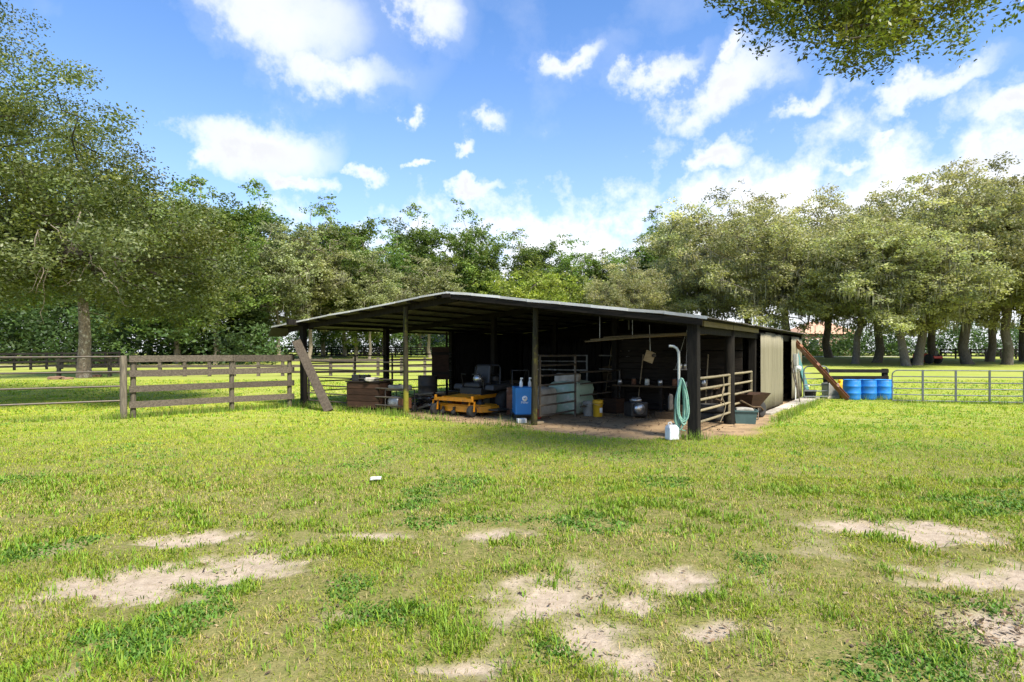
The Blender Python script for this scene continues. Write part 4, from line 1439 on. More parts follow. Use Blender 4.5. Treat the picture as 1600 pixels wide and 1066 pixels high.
# hanging cardboard and its hook
p = bw(-1.85, 2.6)
hc = empty('hanging_card', (p.x, p.y, 1.45), 0.2)
tag(hc, 'pale card sheet hanging crooked in the dark barn', 'card')
Mx = Matrix.Rotation(0.35, 4, 'Y')
MB().box((0, 0, 0), (0.24, 0.012, 0.26), Mx).build('sheet', M['pale_timber'], hc)
MB().tube([(0.02, 0, 0.1), (0.0, 0, 0.75)], 0.004, 6).build('string', M['steel'], hc)
MB().lathe([(0.0, -0.02), (0.045, -0.02), (0.045, 0.02), (0, 0.02)], 12, Matrix.Translation((0.10, -0.03, 0.03)) @ Matrix.Rotation(PI / 2, 4, 'X')).build('clip', M['cloth_grey'], hc)
# hanging pot rack with shiny tins
p = bw(-1.15, 3.2)
hr = empty('hanging_rack', (p.x, p.y, 1.15), 0.1)
tag(hr, 'hanging wire rack with shiny tins in the dark bay', 'rack')
MB().tube([(0.32 * math.cos(2 * PI * k / 16), 0.2 * math.sin(2 * PI * k / 16), 0) for k in range(17)], 0.012, 6).build('ring', M['pipe_white'], hr)
for a in (0.4, 2.4, 4.4):
    MB().tube([(0.32 * math.cos(a), 0.2 * math.sin(a), 0), (0, 0, 0.95)], 0.004, 6).build('chain', M['steel'], hr)
for k in range(5):
    MB().lathe([(0.0, 0), (0.035, 0), (0.035, 0.10), (0.02, 0.13), (0, 0.13)], 12, Matrix.Translation((-0.2 + 0.1 * k, -0.12, 0.015))).build('tin', M['steel'], hr)

# workbench with clutter in the dark right-hand bay
wb = bw(-1.9, 3.75)
bench = empty('workbench', (wb.x, wb.y, 0), BA)
tag(bench, 'rough dark workbench along the plank partition', 'bench')
for k in range(3):
    MB().box((0, -0.2 + 0.2 * k, 0.70), (2.6, 0.19, 0.04)).build('plank', M['brown_timber'], bench)
for sx in (-1.2, 0, 1.2):
    for sy in (-0.22, 0.22):
        MB().box((sx, sy, 0.34), (0.08, 0.08, 0.68)).build('leg', M['dark_plank'], bench)
R = random.Random(9)
kinds = [('paint_tin', M['steel'], 'tin'), ('oil_bottle', M['rust'], 'bottle'), ('glass_jar', M['pvc'], 'jar')]
places = ['closest to the wrapped bale', 'second along from the wrapped bale', 'third along from the wrapped bale', 'near the bench middle', 'just past the bench middle', 'second from the hose end', 'closest to the hose']
for k in range(7):
    nm, mt, ct = kinds[k % 3]
    pp = bw(-3.05 + k * 0.36, 3.66 + R.uniform(-0.1, 0.05))
    t = empty(nm, (pp.x, pp.y, 0.721), R.uniform(0, 3))
    tag(t, 'small ' + ct + ' on the workbench, ' + places[k], ct)
    h = R.uniform(0.13, 0.22)
    MB().lathe([(0, 0), (0.06, 0), (0.06, h * 0.75), (0.045, h * 0.85), (0.045, h * 0.86), (0, h * 0.86)], 14).build('container', mt, t)
    MB().lathe([(0.048, h * 0.862), (0.048, h), (0, h)], 14).build('lid', M['black_metal'], t)
# engine on the floor and timbers
pp = bw(-2.15, 2.5)
t = empty('engine', (pp.x, pp.y, 0), 0.4)
tag(t, 'dark greasy engine standing on the floor before the bench', 'engine')
MB().box((0, 0, 0.22), (0.46, 0.34, 0.34)).build('block', M['black_metal'], t, 0.03)
MB().lathe([(0, 0), (0.14, 0), (0.15, 0.05), (0.10, 0.10), (0, 0.11)], 18, Matrix.Translation((0, 0, 0.39))).build('air_filter', M['steel'], t)
MB().lathe([(0, -0.04), (0.13, -0.04), (0.13, 0.04), (0, 0.04)], 18, Matrix.Translation((-0.05, -0.21, 0.24)) @ Matrix.Rotation(PI / 2, 4, 'X')).build('pulley', M['steel'], t)
for sx in (-0.18, 0.18):
    MB().box((sx, 0, 0.025), (0.06, 0.4, 0.05)).build('skid', M['brown_timber'], t)
for i, (x0, x1, s, z, lab) in enumerate(((-1.75, -0.35, 2.75, 0.08, 'squared brown timber lying on the barn floor'), (-1.5, -0.5, 2.95, 0.24, 'squared brown timber stacked on the one behind'))):
    p0, p1 = bw(x0, s, z), bw(x1, s + 0.1, z)
    leaning('floor_timber', p0, p1, 0.18, 0.16, M['brown_timber'], lab, 'timber', (0, 0, 1))
def long_tool(name, x, s, x1, head, label):
    p0, p1 = bw(x, s, 0.0), bw(x1, 4.24, 1.5)
    d = (p1 - p0).normalized()
    t = empty(name, p0)
    tag(t, label, 'tool')
    MB().tube([d * 0.28, (p1 - p0)], 0.016, 8).build('handle', M['pale_timber'], t)
    b = MB()
    side = d.cross(Vector((0, 0, 1))).normalized()
    if head == 'shovel':
        u = d.cross(side)
        pts = [d * 0.30 + side * 0.03, d * 0.26 + side * 0.11, d * 0.10 + side * 0.11, d * 0.0, d * 0.10 - side * 0.11, d * 0.26 - side * 0.11, d * 0.30 - side * 0.03]
        n = len(pts)
        b.add([p for p in pts] + [p + u * 0.012 for p in pts], [tuple(range(n)), tuple(range(n, 2 * n))[::-1]] + [(i, (i + 1) % n, n + (i + 1) % n, n + i) for i in range(n)])
    else:
        b.beam(d * 0.29 - side * 0.18, d * 0.29 + side * 0.18, 0.03, 0.03)
        for k in range(7):
            q = side * (-0.17 + 0.0567 * k)
            b.tube([d * 0.28 + q, d * 0.05 + q], 0.005, 5)
    b.build('blade' if head == 'shovel' else 'tines', M['pipe_dark'], t)


long_tool('shovel', -2.75, 4.05, -2.65, 'shovel', 'shovel leaning on the plank partition behind the bench, toward the bale')
long_tool('rake', -0.55, 3.7, -0.45, 'rake', 'rake leaning on the plank partition, toward the hose post')
long_tool('shovel', -0.85, 3.6, -0.95, 'shovel', 'shovel leaning on the plank partition beside the rake')
for i, (x, s_, z, rot, lab) in enumerate(((-0.55, 3.0, 0.0, None, 'old tyre lying flat on the barn floor, bottom of two'), (-0.52, 3.02, 0.19, None, 'old tyre lying on the other tyre in the barn'))):
    p = bw(x, s_)
    b = MB().lathe([(0.18, 0.02), (0.20, 0.0), (0.29, 0.0), (0.325, 0.04), (0.33, 0.09), (0.325, 0.14), (0.29, 0.18), (0.20, 0.18), (0.18, 0.16), (0.18, 0.02)], 24)
    tag(b.build('tyre', M['rubber'], loc=(p.x, p.y, z)), lab, 'tyre')
for i, (x, s_, sx, sy, sz, mt, lab) in enumerate(((-3.1, 3.35, 0.42, 0.36, 0.34, 'crate_brown', 'brown wooden box on the floor under the bench end'), (-6.6, 3.3, 0.5, 0.4, 0.42, 'dark_plank', 'dark wooden box behind the mower'),
                                                  (-5.0, 2.6, 0.4, 0.34, 0.5, 'black_metal', 'black metal box between mower and welder'), (-8.4, 6.6, 0.7, 0.5, 0.55, 'brown_timber', 'brown chest before the dark tin wall'))):
    p = bw(x, s_)
    t = empty('storage_box', (p.x, p.y, 0), BA + 0.2 * i - 0.2)
    tag(t, lab, 'box')
    MB().box((0, 0, sz / 2), (sx, sy, sz)).build('case', M[mt], t, 0.01)
    MB().box((0, 0, sz + 0.017), (sx + 0.03, sy + 0.03, 0.03)).build('lid', M[mt], t, 0.006)
# red tool chest, tiller, ladder, lumber stack, drum and cans
p = bw(-4.85, 1.55)
t = empty('tool_chest', (p.x, p.y, 0), BA + 0.3)
tag(t, 'dull red tool chest standing between the mower and the blue welder', 'tool chest')
MB().box((0, 0, 0.36), (0.5, 0.36, 0.66)).build('cabinet', M['rust'], t, 0.01)
for k in range(4):
    d = MB().box((0, -0.185, 0.14 + 0.155 * k), (0.45, 0.02, 0.135)).build('drawer', M['rust'], t, 0.004)
    MB().box((0, -0.2, 0.17 + 0.155 * k), (0.2, 0.015, 0.02)).build('handle', M['steel'], d)
p = bw(-6.9, 4.6)
t = empty('garden_tiller', (p.x, p.y, 0), BA + 0.5)
tag(t, 'dark garden tiller with upright handlebars deep behind the mower', 'tiller')
MB().box((0, 0, 0.42), (0.42, 0.36, 0.34)).build('engine', M['black_metal'], t, 0.03)
for sx in (-0.25, 0.25):
    wheel(t, (sx, 0.05, 0.2), 0.2, 0.1, 0.5)
    MB().tube([(sx * 0.6, 0.1, 0.5), (sx, 0.6, 0.95), (sx, 0.75, 1.0)], 0.016, 8).build('handlebar', M['pipe_dark'], t)
for k in range(5):
    a = k * 1.256
    MB().tube([(0, -0.35, 0.17), (0.05, -0.35 + 0.15 * math.cos(a), 0.17 + 0.15 * math.sin(a))], 0.014, 6).build('tine', M['pipe_dark'], t)
p0, p1 = bw(-6.5, 10.6, 0.0), bw(-6.4, 11.3, 2.1)
t = empty('ladder', p0, BA)
tag(t, 'pale wooden ladder leaning on the dark back wall', 'ladder')
for sx in (-0.2, 0.2):
    MB().beam((sx, 0, 0), (sx, 0.7, 2.1), 0.03, 0.07).build('side_rail', M['pale_timber'], t)
for k in range(7):
    u = 0.1 + 0.125 * k
    MB().tube([(-0.2, 0.7 * u, 2.1 * u), (0.2, 0.7 * u, 2.1 * u)], 0.016, 8).build('rung', M['pale_timber'], t)
for k in range(8):
    sgn = k % 4
    p0, p1 = bw(-10.4 + 0.17 * sgn, 3.7 + 0.1 * (k % 3), 0.06 + 0.10 * (k // 4)), bw(-10.3 + 0.17 * sgn, 6.2 - 0.15 * (k % 2), 0.06 + 0.10 * (k // 4))
    leaning('lumber', p0, p1, 0.15, 0.09, M[('brown_timber', 'pale_timber', 'dark_plank')[k % 3]],
            ('lower' if k < 4 else 'upper') + ' stacked timber along the open side, ' + ('nearest the rails', 'second from the rails', 'third from the rails', 'farthest from the rails')[sgn], 'timber', (0, 0, 1))
p = bw(-8.6, 2.4)
b = MB().lathe([(0.27, 0.0), (0.285, 0.02), (0.285, 0.29), (0.295, 0.30), (0.285, 0.31), (0.285, 0.58), (0.295, 0.59), (0.285, 0.60), (0.285, 0.86), (0.27, 0.87), (0.26, 0.85), (0, 0.85)], 24)
tag(b.build('steel_drum', M['pipe_dark'], loc=(p.x, p.y, 0)), 'dark steel drum behind the scrap heap', 'drum')
for i, (x, s_, lab) in enumerate(((-5.35, 2.0, 'red fuel can beside the tool chest'), (-7.9, 1.9, 'red fuel can beside the scrap heap'))):
    p = bw(x, s_)
    t = empty('fuel_can', (p.x, p.y, 0), 0.5 * i)
    tag(t, lab, 'fuel can')
    MB().prism([(-0.13, -0.09), (0.13, -0.09), (0.13, 0.09), (-0.13, 0.09)], 0, 0.27, inset=0.08).build('can_body', M['red_paint'], t, 0.02)
    MB().tube([(0.08, 0, 0.27), (0.10, 0, 0.33), (0.18, 0, 0.40)], 0.018, 8).build('spout', M['black_metal'], t)
    MB().tube([(-0.10, 0, 0.27), (-0.09, 0, 0.33), (0.03, 0, 0.33), (0.04, 0, 0.27)], 0.012, 8).build('handle', M['red_paint'], t)
# rope on the tan gate
pr = bw(0.06, 1.75)
b = MB().tube([(0, 0, 1.07), (0.03, 0.02, 0.8), (-0.02, 0.0, 0.62), (0.06, 0.03, 0.45), (0.0, 0.0, 0.25), (-0.08, -0.05, 0.12)], 0.010, 6)
tag(b.build('rope', M['pipe_tan'], loc=(pr.x, pr.y, 0)), 'frayed tan rope hanging from the tan gate', 'rope')

# ---------------------------------------------------------------- wheelbarrow and tote on the clad side
def wheelbarrow():
    p = bw(0.12, 3.75)
    t = empty('wheelbarrow', (p.x, p.y, 0), BA + PI / 2 - 0.25)          # front wheel toward local +x (away)
    tag(t, 'rusty brown wheelbarrow standing behind the storage tote', 'wheelbarrow')
    top = [(-0.45, -0.33), (0.50, -0.30), (0.62, 0.0), (0.50, 0.30), (-0.45, 0.33)]
    bot = [(-0.25, -0.18), (0.20, -0.17), (0.26, 0.0), (0.20, 0.17), (-0.25, 0.18)]
    n = 5
    vs = [(x, y, 0.60) for x, y in top] + [(x, y, 0.30) for x, y in bot] + [(x * 0.97, y * 0.97, 0.60) for x, y in top] + [(x, y, 0.315) for x, y in bot]
    fs = [(i, (i + 1) % n, n + (i + 1) % n, n + i) for i in range(n)] + [tuple(range(n, 2 * n))] + [(2 * n + i, 2 * n + (i + 1) % n, 3 * n + (i + 1) % n, 3 * n + i) for i in range(n)] + [tuple(range(3 * n, 4 * n))]
    fs += [(i, (i + 1) % n, 2 * n + (i + 1) % n, 2 * n + i) for i in range(n)]
    MB().add(vs, fs).build('tray', M['crate_brown'], t)
    for sy in (-1, 1):
        MB().tube([(0.62, sy * 0.05, 0.18), (0.2, sy * 0.19, 0.28), (-0.3, sy * 0.24, 0.32), (-0.95, sy * 0.30, 0.50)], 0.02, 8).build('handle', M['brown_timber'], t)
        MB().tube([(-0.15, sy * 0.22, 0.31), (-0.28, sy * 0.24, 0.02), (-0.02, sy * 0.24, 0.02), (0.05, sy * 0.2, 0.29)], 0.014, 8).build('leg', M['pipe_dark'], t)
    wheel(t, (0.62, 0, 0.19), 0.19, 0.09, 0.5, axis='Y')


wheelbarrow()


def tote():
    g = ground_at(1164, 661.5)
    t = empty('storage_tote', (g[0], g[1], 0), -0.25)
    tag(t, 'dark teal plastic storage tote in front of the wheelbarrow', 'tote')
    b = MB()
    out_b, out_t = [(-0.20, -0.13), (0.20, -0.13), (0.20, 0.13), (-0.20, 0.13)], [(-0.235, -0.155), (0.235, -0.155), (0.235, 0.155), (-0.235, 0.155)]
    n = 4
    H = 0.29
    vs = [(x, y, 0) for x, y in out_b] + [(x, y, H) for x, y in out_t] + [(x * 0.95, y * 0.93, H) for x, y in out_t] + [(x * 0.95, y * 0.93, 0.02) for x, y in out_b]
    fs = [tuple(range(4))[::-1]] + [(i, (i + 1) % n, n + (i + 1) % n, n + i) for i in range(n)] + [(n + i, n + (i + 1) % n, 2 * n + (i + 1) % n, 2 * n + i) for i in range(n)]
    fs += [(2 * n + i, 2 * n + (i + 1) % n, 3 * n + (i + 1) % n, 3 * n + i) for i in range(n)] + [tuple(range(12, 16))]
    b.add(vs, fs)
    b.build('tub', M['tote'], t)
    r = MB()
    for a, c in (((-0.25, -0.165), (0.25, -0.165)), ((0.25, -0.165), (0.25, 0.165)), ((0.25, 0.165), (-0.25, 0.165)), ((-0.25, 0.165), (-0.25, -0.165))):
        r.beam((*a, H - 0.012), (*c, H - 0.012), 0.02, 0.03)
    r.build('rim', M['tote'], t)
    return t


tt = tote()
lumpy_box('feed_sack', (0.36, 0.24, 0.12), M['tarp_white'], (tt.location.x - 0.02, tt.location.y, 0.225), -0.2, 21, 'pale folded sack lying in the storage tote', 'sack', amp=0.05, nx=8)
# dark barrel in the doorway, small bucket, leaning boards
p = bw(-0.12, 8.1)
b = MB().lathe([(0.0, 0), (0.15, 0), (0.16, 0.05), (0.16, 1.85), (0.14, 1.9), (0, 1.9)], 18)
tag(b.build('flue_pipe', M['black_metal'], loc=(p.x, p.y, 0)), 'thick black pipe standing in the clad wall opening', 'pipe')
for i, (s, dx, lab) in enumerate(((9.15, 0.0, 'pale narrow board leaning in the wall opening, nearer the pipe'), (9.45, 0.05, 'pale narrow board leaning under the electric meter'))):
    p0, p1 = bw(0.42 - 0.05 * i, s, 0.05), bw(0.16, s + 0.12, 1.15 + 0.15 * i)
    leaning('board', p0, p1, 0.09, 0.025, M['fence_wood'], lab, 'board', (1, -0.6, 0.3))
bk = bw(0.42, 11.35)
t = empty('bucket', (bk.x, bk.y, 0), 0.2)
tag(t, 'black rubber bucket at the far corner of the barn', 'bucket')
MB().lathe([(0, 0.01), (0.15, 0.0), (0.19, 0.28), (0.205, 0.28), (0.20, 0.30), (0.18, 0.30), (0.145, 0.03), (0, 0.03)], 20).build('pail', M['rubber'], t)
MB().tube([(-0.19 * math.cos(k * PI / 8), 0.0, 0.29 + 0.16 * math.sin(k * PI / 8)) for k in range(9)], 0.006, 6).build('handle', M['steel'], t)
# teal board and rusty beam leaning on the far corner
q0 = ground_at(1264, 621.5)
leaning('plank', (q0[0], q0[1], 0.03), ((1239 - 800) / F * 19.6, 19.6, CAMZ + (551 - 533) / F * 19.6), 0.17, 0.05, M['teal_paint'], 'faded teal painted plank leaning on the far barn corner', 'plank', (0.2, -1, 0.4))
q0 = ground_at(1325, 626)
e0 = Vector((q0[0], q0[1], 0.05))
e1 = Vector(((1237 - 800) / F * 19.5, 19.5, CAMZ + (551 - 528) / F * 19.5))
rb = empty('rusty_beam', e0)
tag(rb, 'long rusty steel beam leaning from the ground to the barn eave', 'beam')
dv = e1 - e0
MB().beam((0, 0, 0), dv, 0.13, 0.014, (0.5, -1, 1)).build('web_plate', M['rust'], rb)
sd = dv.normalized().cross(Vector((0.5, -1, 1))).normalized()
for sg in (-1, 1):
    MB().beam(sd * (0.07 * sg), dv + sd * (0.07 * sg), 0.014, 0.12, (0.5, -1, 1)).build('flange', M['rust'], rb)
for u in (0.2, 0.55, 0.85):
    MB().beam(dv * u - sd * 0.08, dv * u + sd * 0.08, 0.10, 0.13, (0.5, -1, 1)).build('bracket', M['rust'], rb)
# white bucket and yellow drum of fittings behind the beam
g = ground_at(1297, 622.5)
t = empty('water_trough', (g[0], g[1], 0), 0.1)
tag(t, 'grey-white square tub between small gate and rusty beam', 'tub')
MB().prism([(-0.22, -0.2), (0.22, -0.2), (0.22, 0.2), (-0.22, 0.2)], 0.0, 0.10).build('base_block', M['concrete'], t, 0.01)
MB().prism([(-0.19, -0.18), (0.19, -0.18), (0.19, 0.18), (-0.19, 0.18)], 0.10, 0.52, inset=-0.06).build('tub_body', M['grey_bucket'], t, 0.02)
g = ground_at(1313, 622)
t = empty('feed_sack', (g[0], g[1], 0), 0.1)
tag(t, 'yellow bulging sack slumped behind the rusty beam', 'sack')
lumpy_box('sack_body', (0.55, 0.36, 0.50), M['yellow_plastic'], (0, 0, 0), 0.3, 31, parent=t, amp=0.06, nx=9)
lumpy_box('sack_neck', (0.20, 0.12, 0.16), M['yellow_plastic'], (0.03, 0, 0.46), 0.3, 32, parent=t, amp=0.06, nx=6)

# litter and stones
g = ground_at(587, 752)
lumpy_box('paper_scrap', (0.13, 0.09, 0.03), M['white_paint'], (g[0], g[1], 0.02), 0.3, 41, 'crumpled white paper scrap lying on the lawn', 'paper', amp=0.1, nx=6)
for i, (px, py, s, lab) in enumerate(((88, 593, 0.55, 'reddish stone by the oak trunk, farthest from it'), (106, 593, 0.4, 'reddish stone by the oak trunk, middle one'), (152, 589, 0.5, 'reddish stone on the fence side of the oak trunk'))):
    g = ground_at(px, py)
    lumpy_box('stone', (s * 1.3, s, s * 0.38), M['brick_red'], (g[0], g[1], -0.03), i, 50 + i, lab, 'stone', amp=0.08, nx=7)

# ---------------------------------------------------------------- houses and tractor far behind
def house(name, loc, rz, w, d, h, rh, wall, roof, label, wins):
    t = empty(name, loc, rz)
    tag(t, label, 'house')
    MB().box((0, 0, h / 2), (w, d, h)).build('wall', wall, t)
    e = 0.5
    b = MB()
    b.add([(-w / 2 - e, -d / 2 - e, h - 0.05), (w / 2 + e, -d / 2 - e, h - 0.05), (w / 2 + e, d / 2 + e, h - 0.05), (-w / 2 - e, d / 2 + e, h - 0.05), (-w / 2 + d / 2.4, 0, h + rh), (w / 2 - d / 2.4, 0, h + rh)],
          [(0, 1, 5, 4), (1, 2, 5), (2, 3, 4, 5), (3, 0, 4), (0, 3, 2, 1)])
    b.build('roof', roof, t)
    for x, z, ww, hh in wins:
        wo = MB().box((x, -d / 2 - 0.03, z), (ww + 0.2, 0.08, hh + 0.2)).build('window', M['white_paint'], t)
        MB().box((x, -d / 2 - 0.06, z), (ww, 0.06, hh)).build('pane', M['glass'], wo)
    dr = MB().box((0.6, -d / 2 - 0.03, 1.05), (1.0, 0.08, 2.1)).build('door', M['brown_timber'], t)
    MB().box((0.95, -d / 2 - 0.08, 1.0), (0.06, 0.05, 0.12)).build('handle', M['steel'], dr)


house('pink_house', (54.0, 106, 0.95), 0.1, 10, 8, 3.8, 2.2, M['stucco'], M['roof_tile'], 'pink stucco house with orange roof beyond the oaks', [(-3.4, 2, 1.5, 1.5), (-1.2, 2, 1.0, 1.5), (3.2, 2, 1.5, 1.5)])
house('white_house', (-13.6, 118, 1.0), -0.1, 12, 8, 4.6, 2.0, M['cream_wall'], M['grey_roof'], 'pale house glimpsed far behind the barn', [(-4, 2.6, 1.2, 1.5), (-1.5, 2.6, 1.2, 1.5), (3.5, 2.6, 1.2, 1.5)])


def tractor():
    g = at(1447, 62)
    t = empty('lawn_tractor', (g[0], g[1], float(rise(62))), 1.9)
    tag(t, 'small red tractor parked under the far oaks', 'tractor')
    MB().prism([(-0.2, -0.32), (1.3, -0.3), (1.3, 0.3), (-0.2, 0.32)], 0.55, 1.05, inset=0.1).build('hood', M['red_paint'], t, 0.05)
    MB().prism([(-1.3, -0.6), (-0.2, -0.6), (-0.2, 0.6), (-1.3, 0.6)], 0.55, 0.80).build('body', M['red_paint'], t, 0.03)
    s = MB().prism([(-1.0, -0.25), (-0.5, -0.25), (-0.5, 0.25), (-1.0, 0.25)], 0.8, 0.92).build('seat', M['vinyl'], t, 0.03)
    MB().box((-1.03, 0, 1.1), (0.1, 0.48, 0.45)).build('backrest', M['vinyl'], s, 0.03)
    MB().tube([(-0.25, 0, 0.95), (-0.4, 0, 1.2)], 0.02, 6).build('steering_column', M['black_metal'], t)
    MB().tube([(-0.42 + 0.0 * k, 0.18 * math.cos(2 * PI * k / 12), 1.2 + 0.1 * math.sin(2 * PI * k / 12)) for k in range(13)], 0.018, 6).build('steering_wheel', M['black_metal'], t)
    for y in (-0.6, 0.6):
        wheel(t, (-0.75, y, 0.5), 0.5, 0.3, 0.55, axis='Y')
        wheel(t, (1.0, y * 0.85, 0.3), 0.3, 0.18, 0.55, axis='Y')
    MB().box((0.2, 0, 0.25), (1.2, 1.5, 0.2)).build('mower_deck', M['red_paint'], t, 0.04)


tractor()
def litter():
    R = np.random.RandomState(8)
    n = 4500
    Y = 2.4 + R.rand(n) ** 1.5 * 8
    X = R.uniform(-1, 1, n) * (0.87 * Y + 0.4)
    cl = fbm(X * 1.4 + 60, Y * 1.4 + 10, 3)
    m = np.hypot((X - 2.75) / 0.6, (Y - 3.4) / 0.5) < 1.2
    keep = (R.rand(n) < sstep(0.42, 0.68, cl)) | (m & (R.rand(n) < 0.9))
    ex, ey = R.normal(2.75, 0.38, 900), R.normal(3.4, 0.25, 900)
    X, Y = np.concatenate([X[keep], ex]), np.concatenate([Y[keep], ey])
    # trodden straw and chips on the barn floor
    k = 2600
    bx, bs = R.uniform(-10.5, 0.2, k), R.uniform(-0.6, 5.5, k)
    X = np.concatenate([X, BX + bx * CB - bs * SB])
    Y = np.concatenate([Y, BY + bx * SB + bs * CB])
    n = len(X)
    far = (Y > 10.0)
    Z = height(X, Y) + R.uniform(0.004, 0.02, n)
    a = R.uniform(0, 2 * PI, n)
    L = R.uniform(0.008, 0.024, n) * np.where(far, 2.2, 1.0)
    W = L * R.uniform(0.12, 0.5, n)
    t1, t2 = R.normal(0, 0.35, n) * L, R.normal(0, 0.35, n) * W
    d = np.stack([np.cos(a) * L, np.sin(a) * L, t1], 1)
    e = np.stack([-np.sin(a) * W, np.cos(a) * W, t2], 1)
    C = np.stack([X, Y, Z], 1)
    v = np.stack([C - d, C + e, C + d, C - e], 1).reshape(-1, 3)
    cols = np.array([(0.20, 0.13, 0.075), (0.11, 0.07, 0.042), (0.36, 0.28, 0.17), (0.07, 0.05, 0.035)])[R.randint(0, 4, n)] * R.uniform(0.7, 1.2, n)[:, None]
    me = mesh_np('fallen_leaves', v, np.full(n, 4), np.arange(4 * n), M['moss'], np.repeat(cols, 4, 0))
    tag(link('fallen_leaves', me), 'brown fallen leaves and twigs strewn over the worn ground', 'leaf litter', kind='stuff')


litter()
#TREES
# ---------------------------------------------------------------- trees
def skeleton(R, trunk, targets, bend=0.25, step=0.9, start=1):
    """grow branches from a trunk chain to every target; returns nodes, parents, tip ids"""
    nodes = [np.array(p, float) for p in trunk]
    par = [-1] + list(range(len(trunk) - 1))
    plen = [0.0]
    for i in range(1, len(trunk)):
        plen.append(plen[-1] + np.linalg.norm(nodes[i] - nodes[i - 1]))
    c0 = nodes[-1]
    order = np.argsort(np.linalg.norm(targets - c0, axis=1))
    tips = []
    for ti in order:
        t = targets[ti]
        A = np.array(nodes[start:])
        d = np.linalg.norm(A - t, axis=1)
        up = np.maximum(0, A[:, 2] - t[2])
        cost = d + 0.9 * up + 0.16 * np.array(plen[start:])
        j = int(np.argmin(cost)) + start
        n0 = nodes[j]
        L = np.linalg.norm(t - n0)
        k = max(1, int(round(L / step)))
        perp = R.normal(0, 1, 3) * bend * L * 0.35
        perp[2] += 0.10 * L
        prev = j
        for s in range(1, k + 1):
            u = s / k
            p = n0 + (t - n0) * u + perp * math.sin(PI * u) + (R.normal(0, 0.05, 3) * step if s < k else 0)
            nodes.append(p)
            par.append(prev)
            plen.append(plen[prev] + L / k)
            prev = len(nodes) - 1
        tips.append(prev)
    return np.array(nodes), par, tips


def wood_mesh(name, nodes, par, r_trunk, mat, ntrunk, rtip=0.018, expo=0.46, flare=1.5, rmax=9.0, taper=0.45):
    n = len(nodes)
    cnt = np.ones(n)
    for i in range(n - 1, 0, -1):
        if par[i] >= 0:
            cnt[par[i]] += cnt[i] * 0.5 + 0.0
            cnt[par[i]] = max(cnt[par[i]], cnt[i])
    rad = rtip * cnt ** expo
    k = r_trunk / max(rad[1:ntrunk].max(), 1e-6)
    rad = np.minimum(rad * max(k, 1.0) ** np.clip(cnt / cnt.max() * 3, 0, 1), r_trunk)
    rad[ntrunk:] = np.minimum(rad[ntrunk:], rmax)
    rad[0] = r_trunk * flare
    mb = MB()
    # trunk as one smooth tube
    tp = [tuple(p) for p in nodes[:ntrunk]]
    tr = [r_trunk * (1 - taper * i / max(1, ntrunk - 1)) if i else r_trunk * flare for i in range(ntrunk)]
    tp2 = [tp[0], tuple(np.array(tp[0]) * 0.8 + np.array(tp[1]) * 0.2)] + tp[1:]
    tr2 = [tr[0], r_trunk * 1.08] + tr[1:]
    mb.tube(tp2, tr2, 11)
    for i in range(ntrunk, n):
        j = par[i]
        r0, r1 = min(rad[j], rad[i] * 1.25) if j >= ntrunk else rad[i] * 1.2, rad[i]
        sides = 7 if r0 > 0.09 else (5 if r0 > 0.035 else 3)
        mb.tube([nodes[j], nodes[i]], [r0, r1], sides, False)
    me = bpy.data.meshes.new(name)
    me.from_pydata(mb.v, [], mb.f)
    me.polygons.foreach_set('use_smooth', mb.s)
    me.materials.append(mat)
    return me


def leaves_mesh(name, R, centers, per, size, rad, flat, leaf, mat, cols, upbias=0.5, aspect=0.5, clump_var=0.25, droop=0.0):
    """leaf diamonds in clumps round centres"""
    nc = len(centers)
    sizes = R.uniform(0.6, 1.35, nc)
    cnt = np.maximum(4, (per * sizes ** 2)).astype(int)
    cid = np.repeat(np.arange(nc), cnt)
    N = len(cid)
    off = R.normal(0, 0.5, (N, 3))
    ln = np.linalg.norm(off, axis=1, keepdims=True)
    off = off / np.maximum(ln, 1e-6) * np.minimum(ln, 1.15) 
    off = off * np.array([rad, rad, rad * flat]) * sizes[cid][:, None]
    # two or three sub-sprays in every clump make the outline ragged
    sub = R.randint(0, 5, N)
    sd = R.normal(0, 1, (nc, 5, 3)) * np.array([rad * 0.62, rad * 0.62, rad * flat * 0.75])
    off = off * 0.62 + sd[cid, sub]
    C = centers[cid] + off
    C[:, 2] -= droop * np.linalg.norm(off[:, :2], axis=1)
    a = R.normal(0, 1, (N, 3))
    a[:, 2] *= 0.6
    a /= np.linalg.norm(a, axis=1, keepdims=True)
    nrm = R.normal(0, 1, (N, 3))
    nrm[:, 2] = np.abs(nrm[:, 2]) + upbias
    b = np.cross(nrm, a)
    b /= np.maximum(np.linalg.norm(b, axis=1, keepdims=True), 1e-6)
    L = (size * R.uniform(0.65, 1.35, N))[:, None]
    W = L * aspect
    v = np.stack([C - a * L * 0.5, C + b * W * 0.5 + a * L * 0.05, C + a * L * 0.5, C - b * W * 0.5 + a * L * 0.05], 1).reshape(-1, 3)
    cols = np.array(cols)
    pick = R.randint(0, len(cols), nc)
    c = cols[pick][cid] * 0.55 + cols[R.randint(0, len(cols), N)] * 0.45
    c = c * (1 + R.normal(0, clump_var, nc)[cid])[:, None].clip(0.55, 1.6) * R.uniform(0.75, 1.25, N)[:, None]
    return mesh_np(name, v, np.full(N, 4), np.arange(N * 4), mat, np.repeat(c, 4, 0).clip(0.005, 0.8))


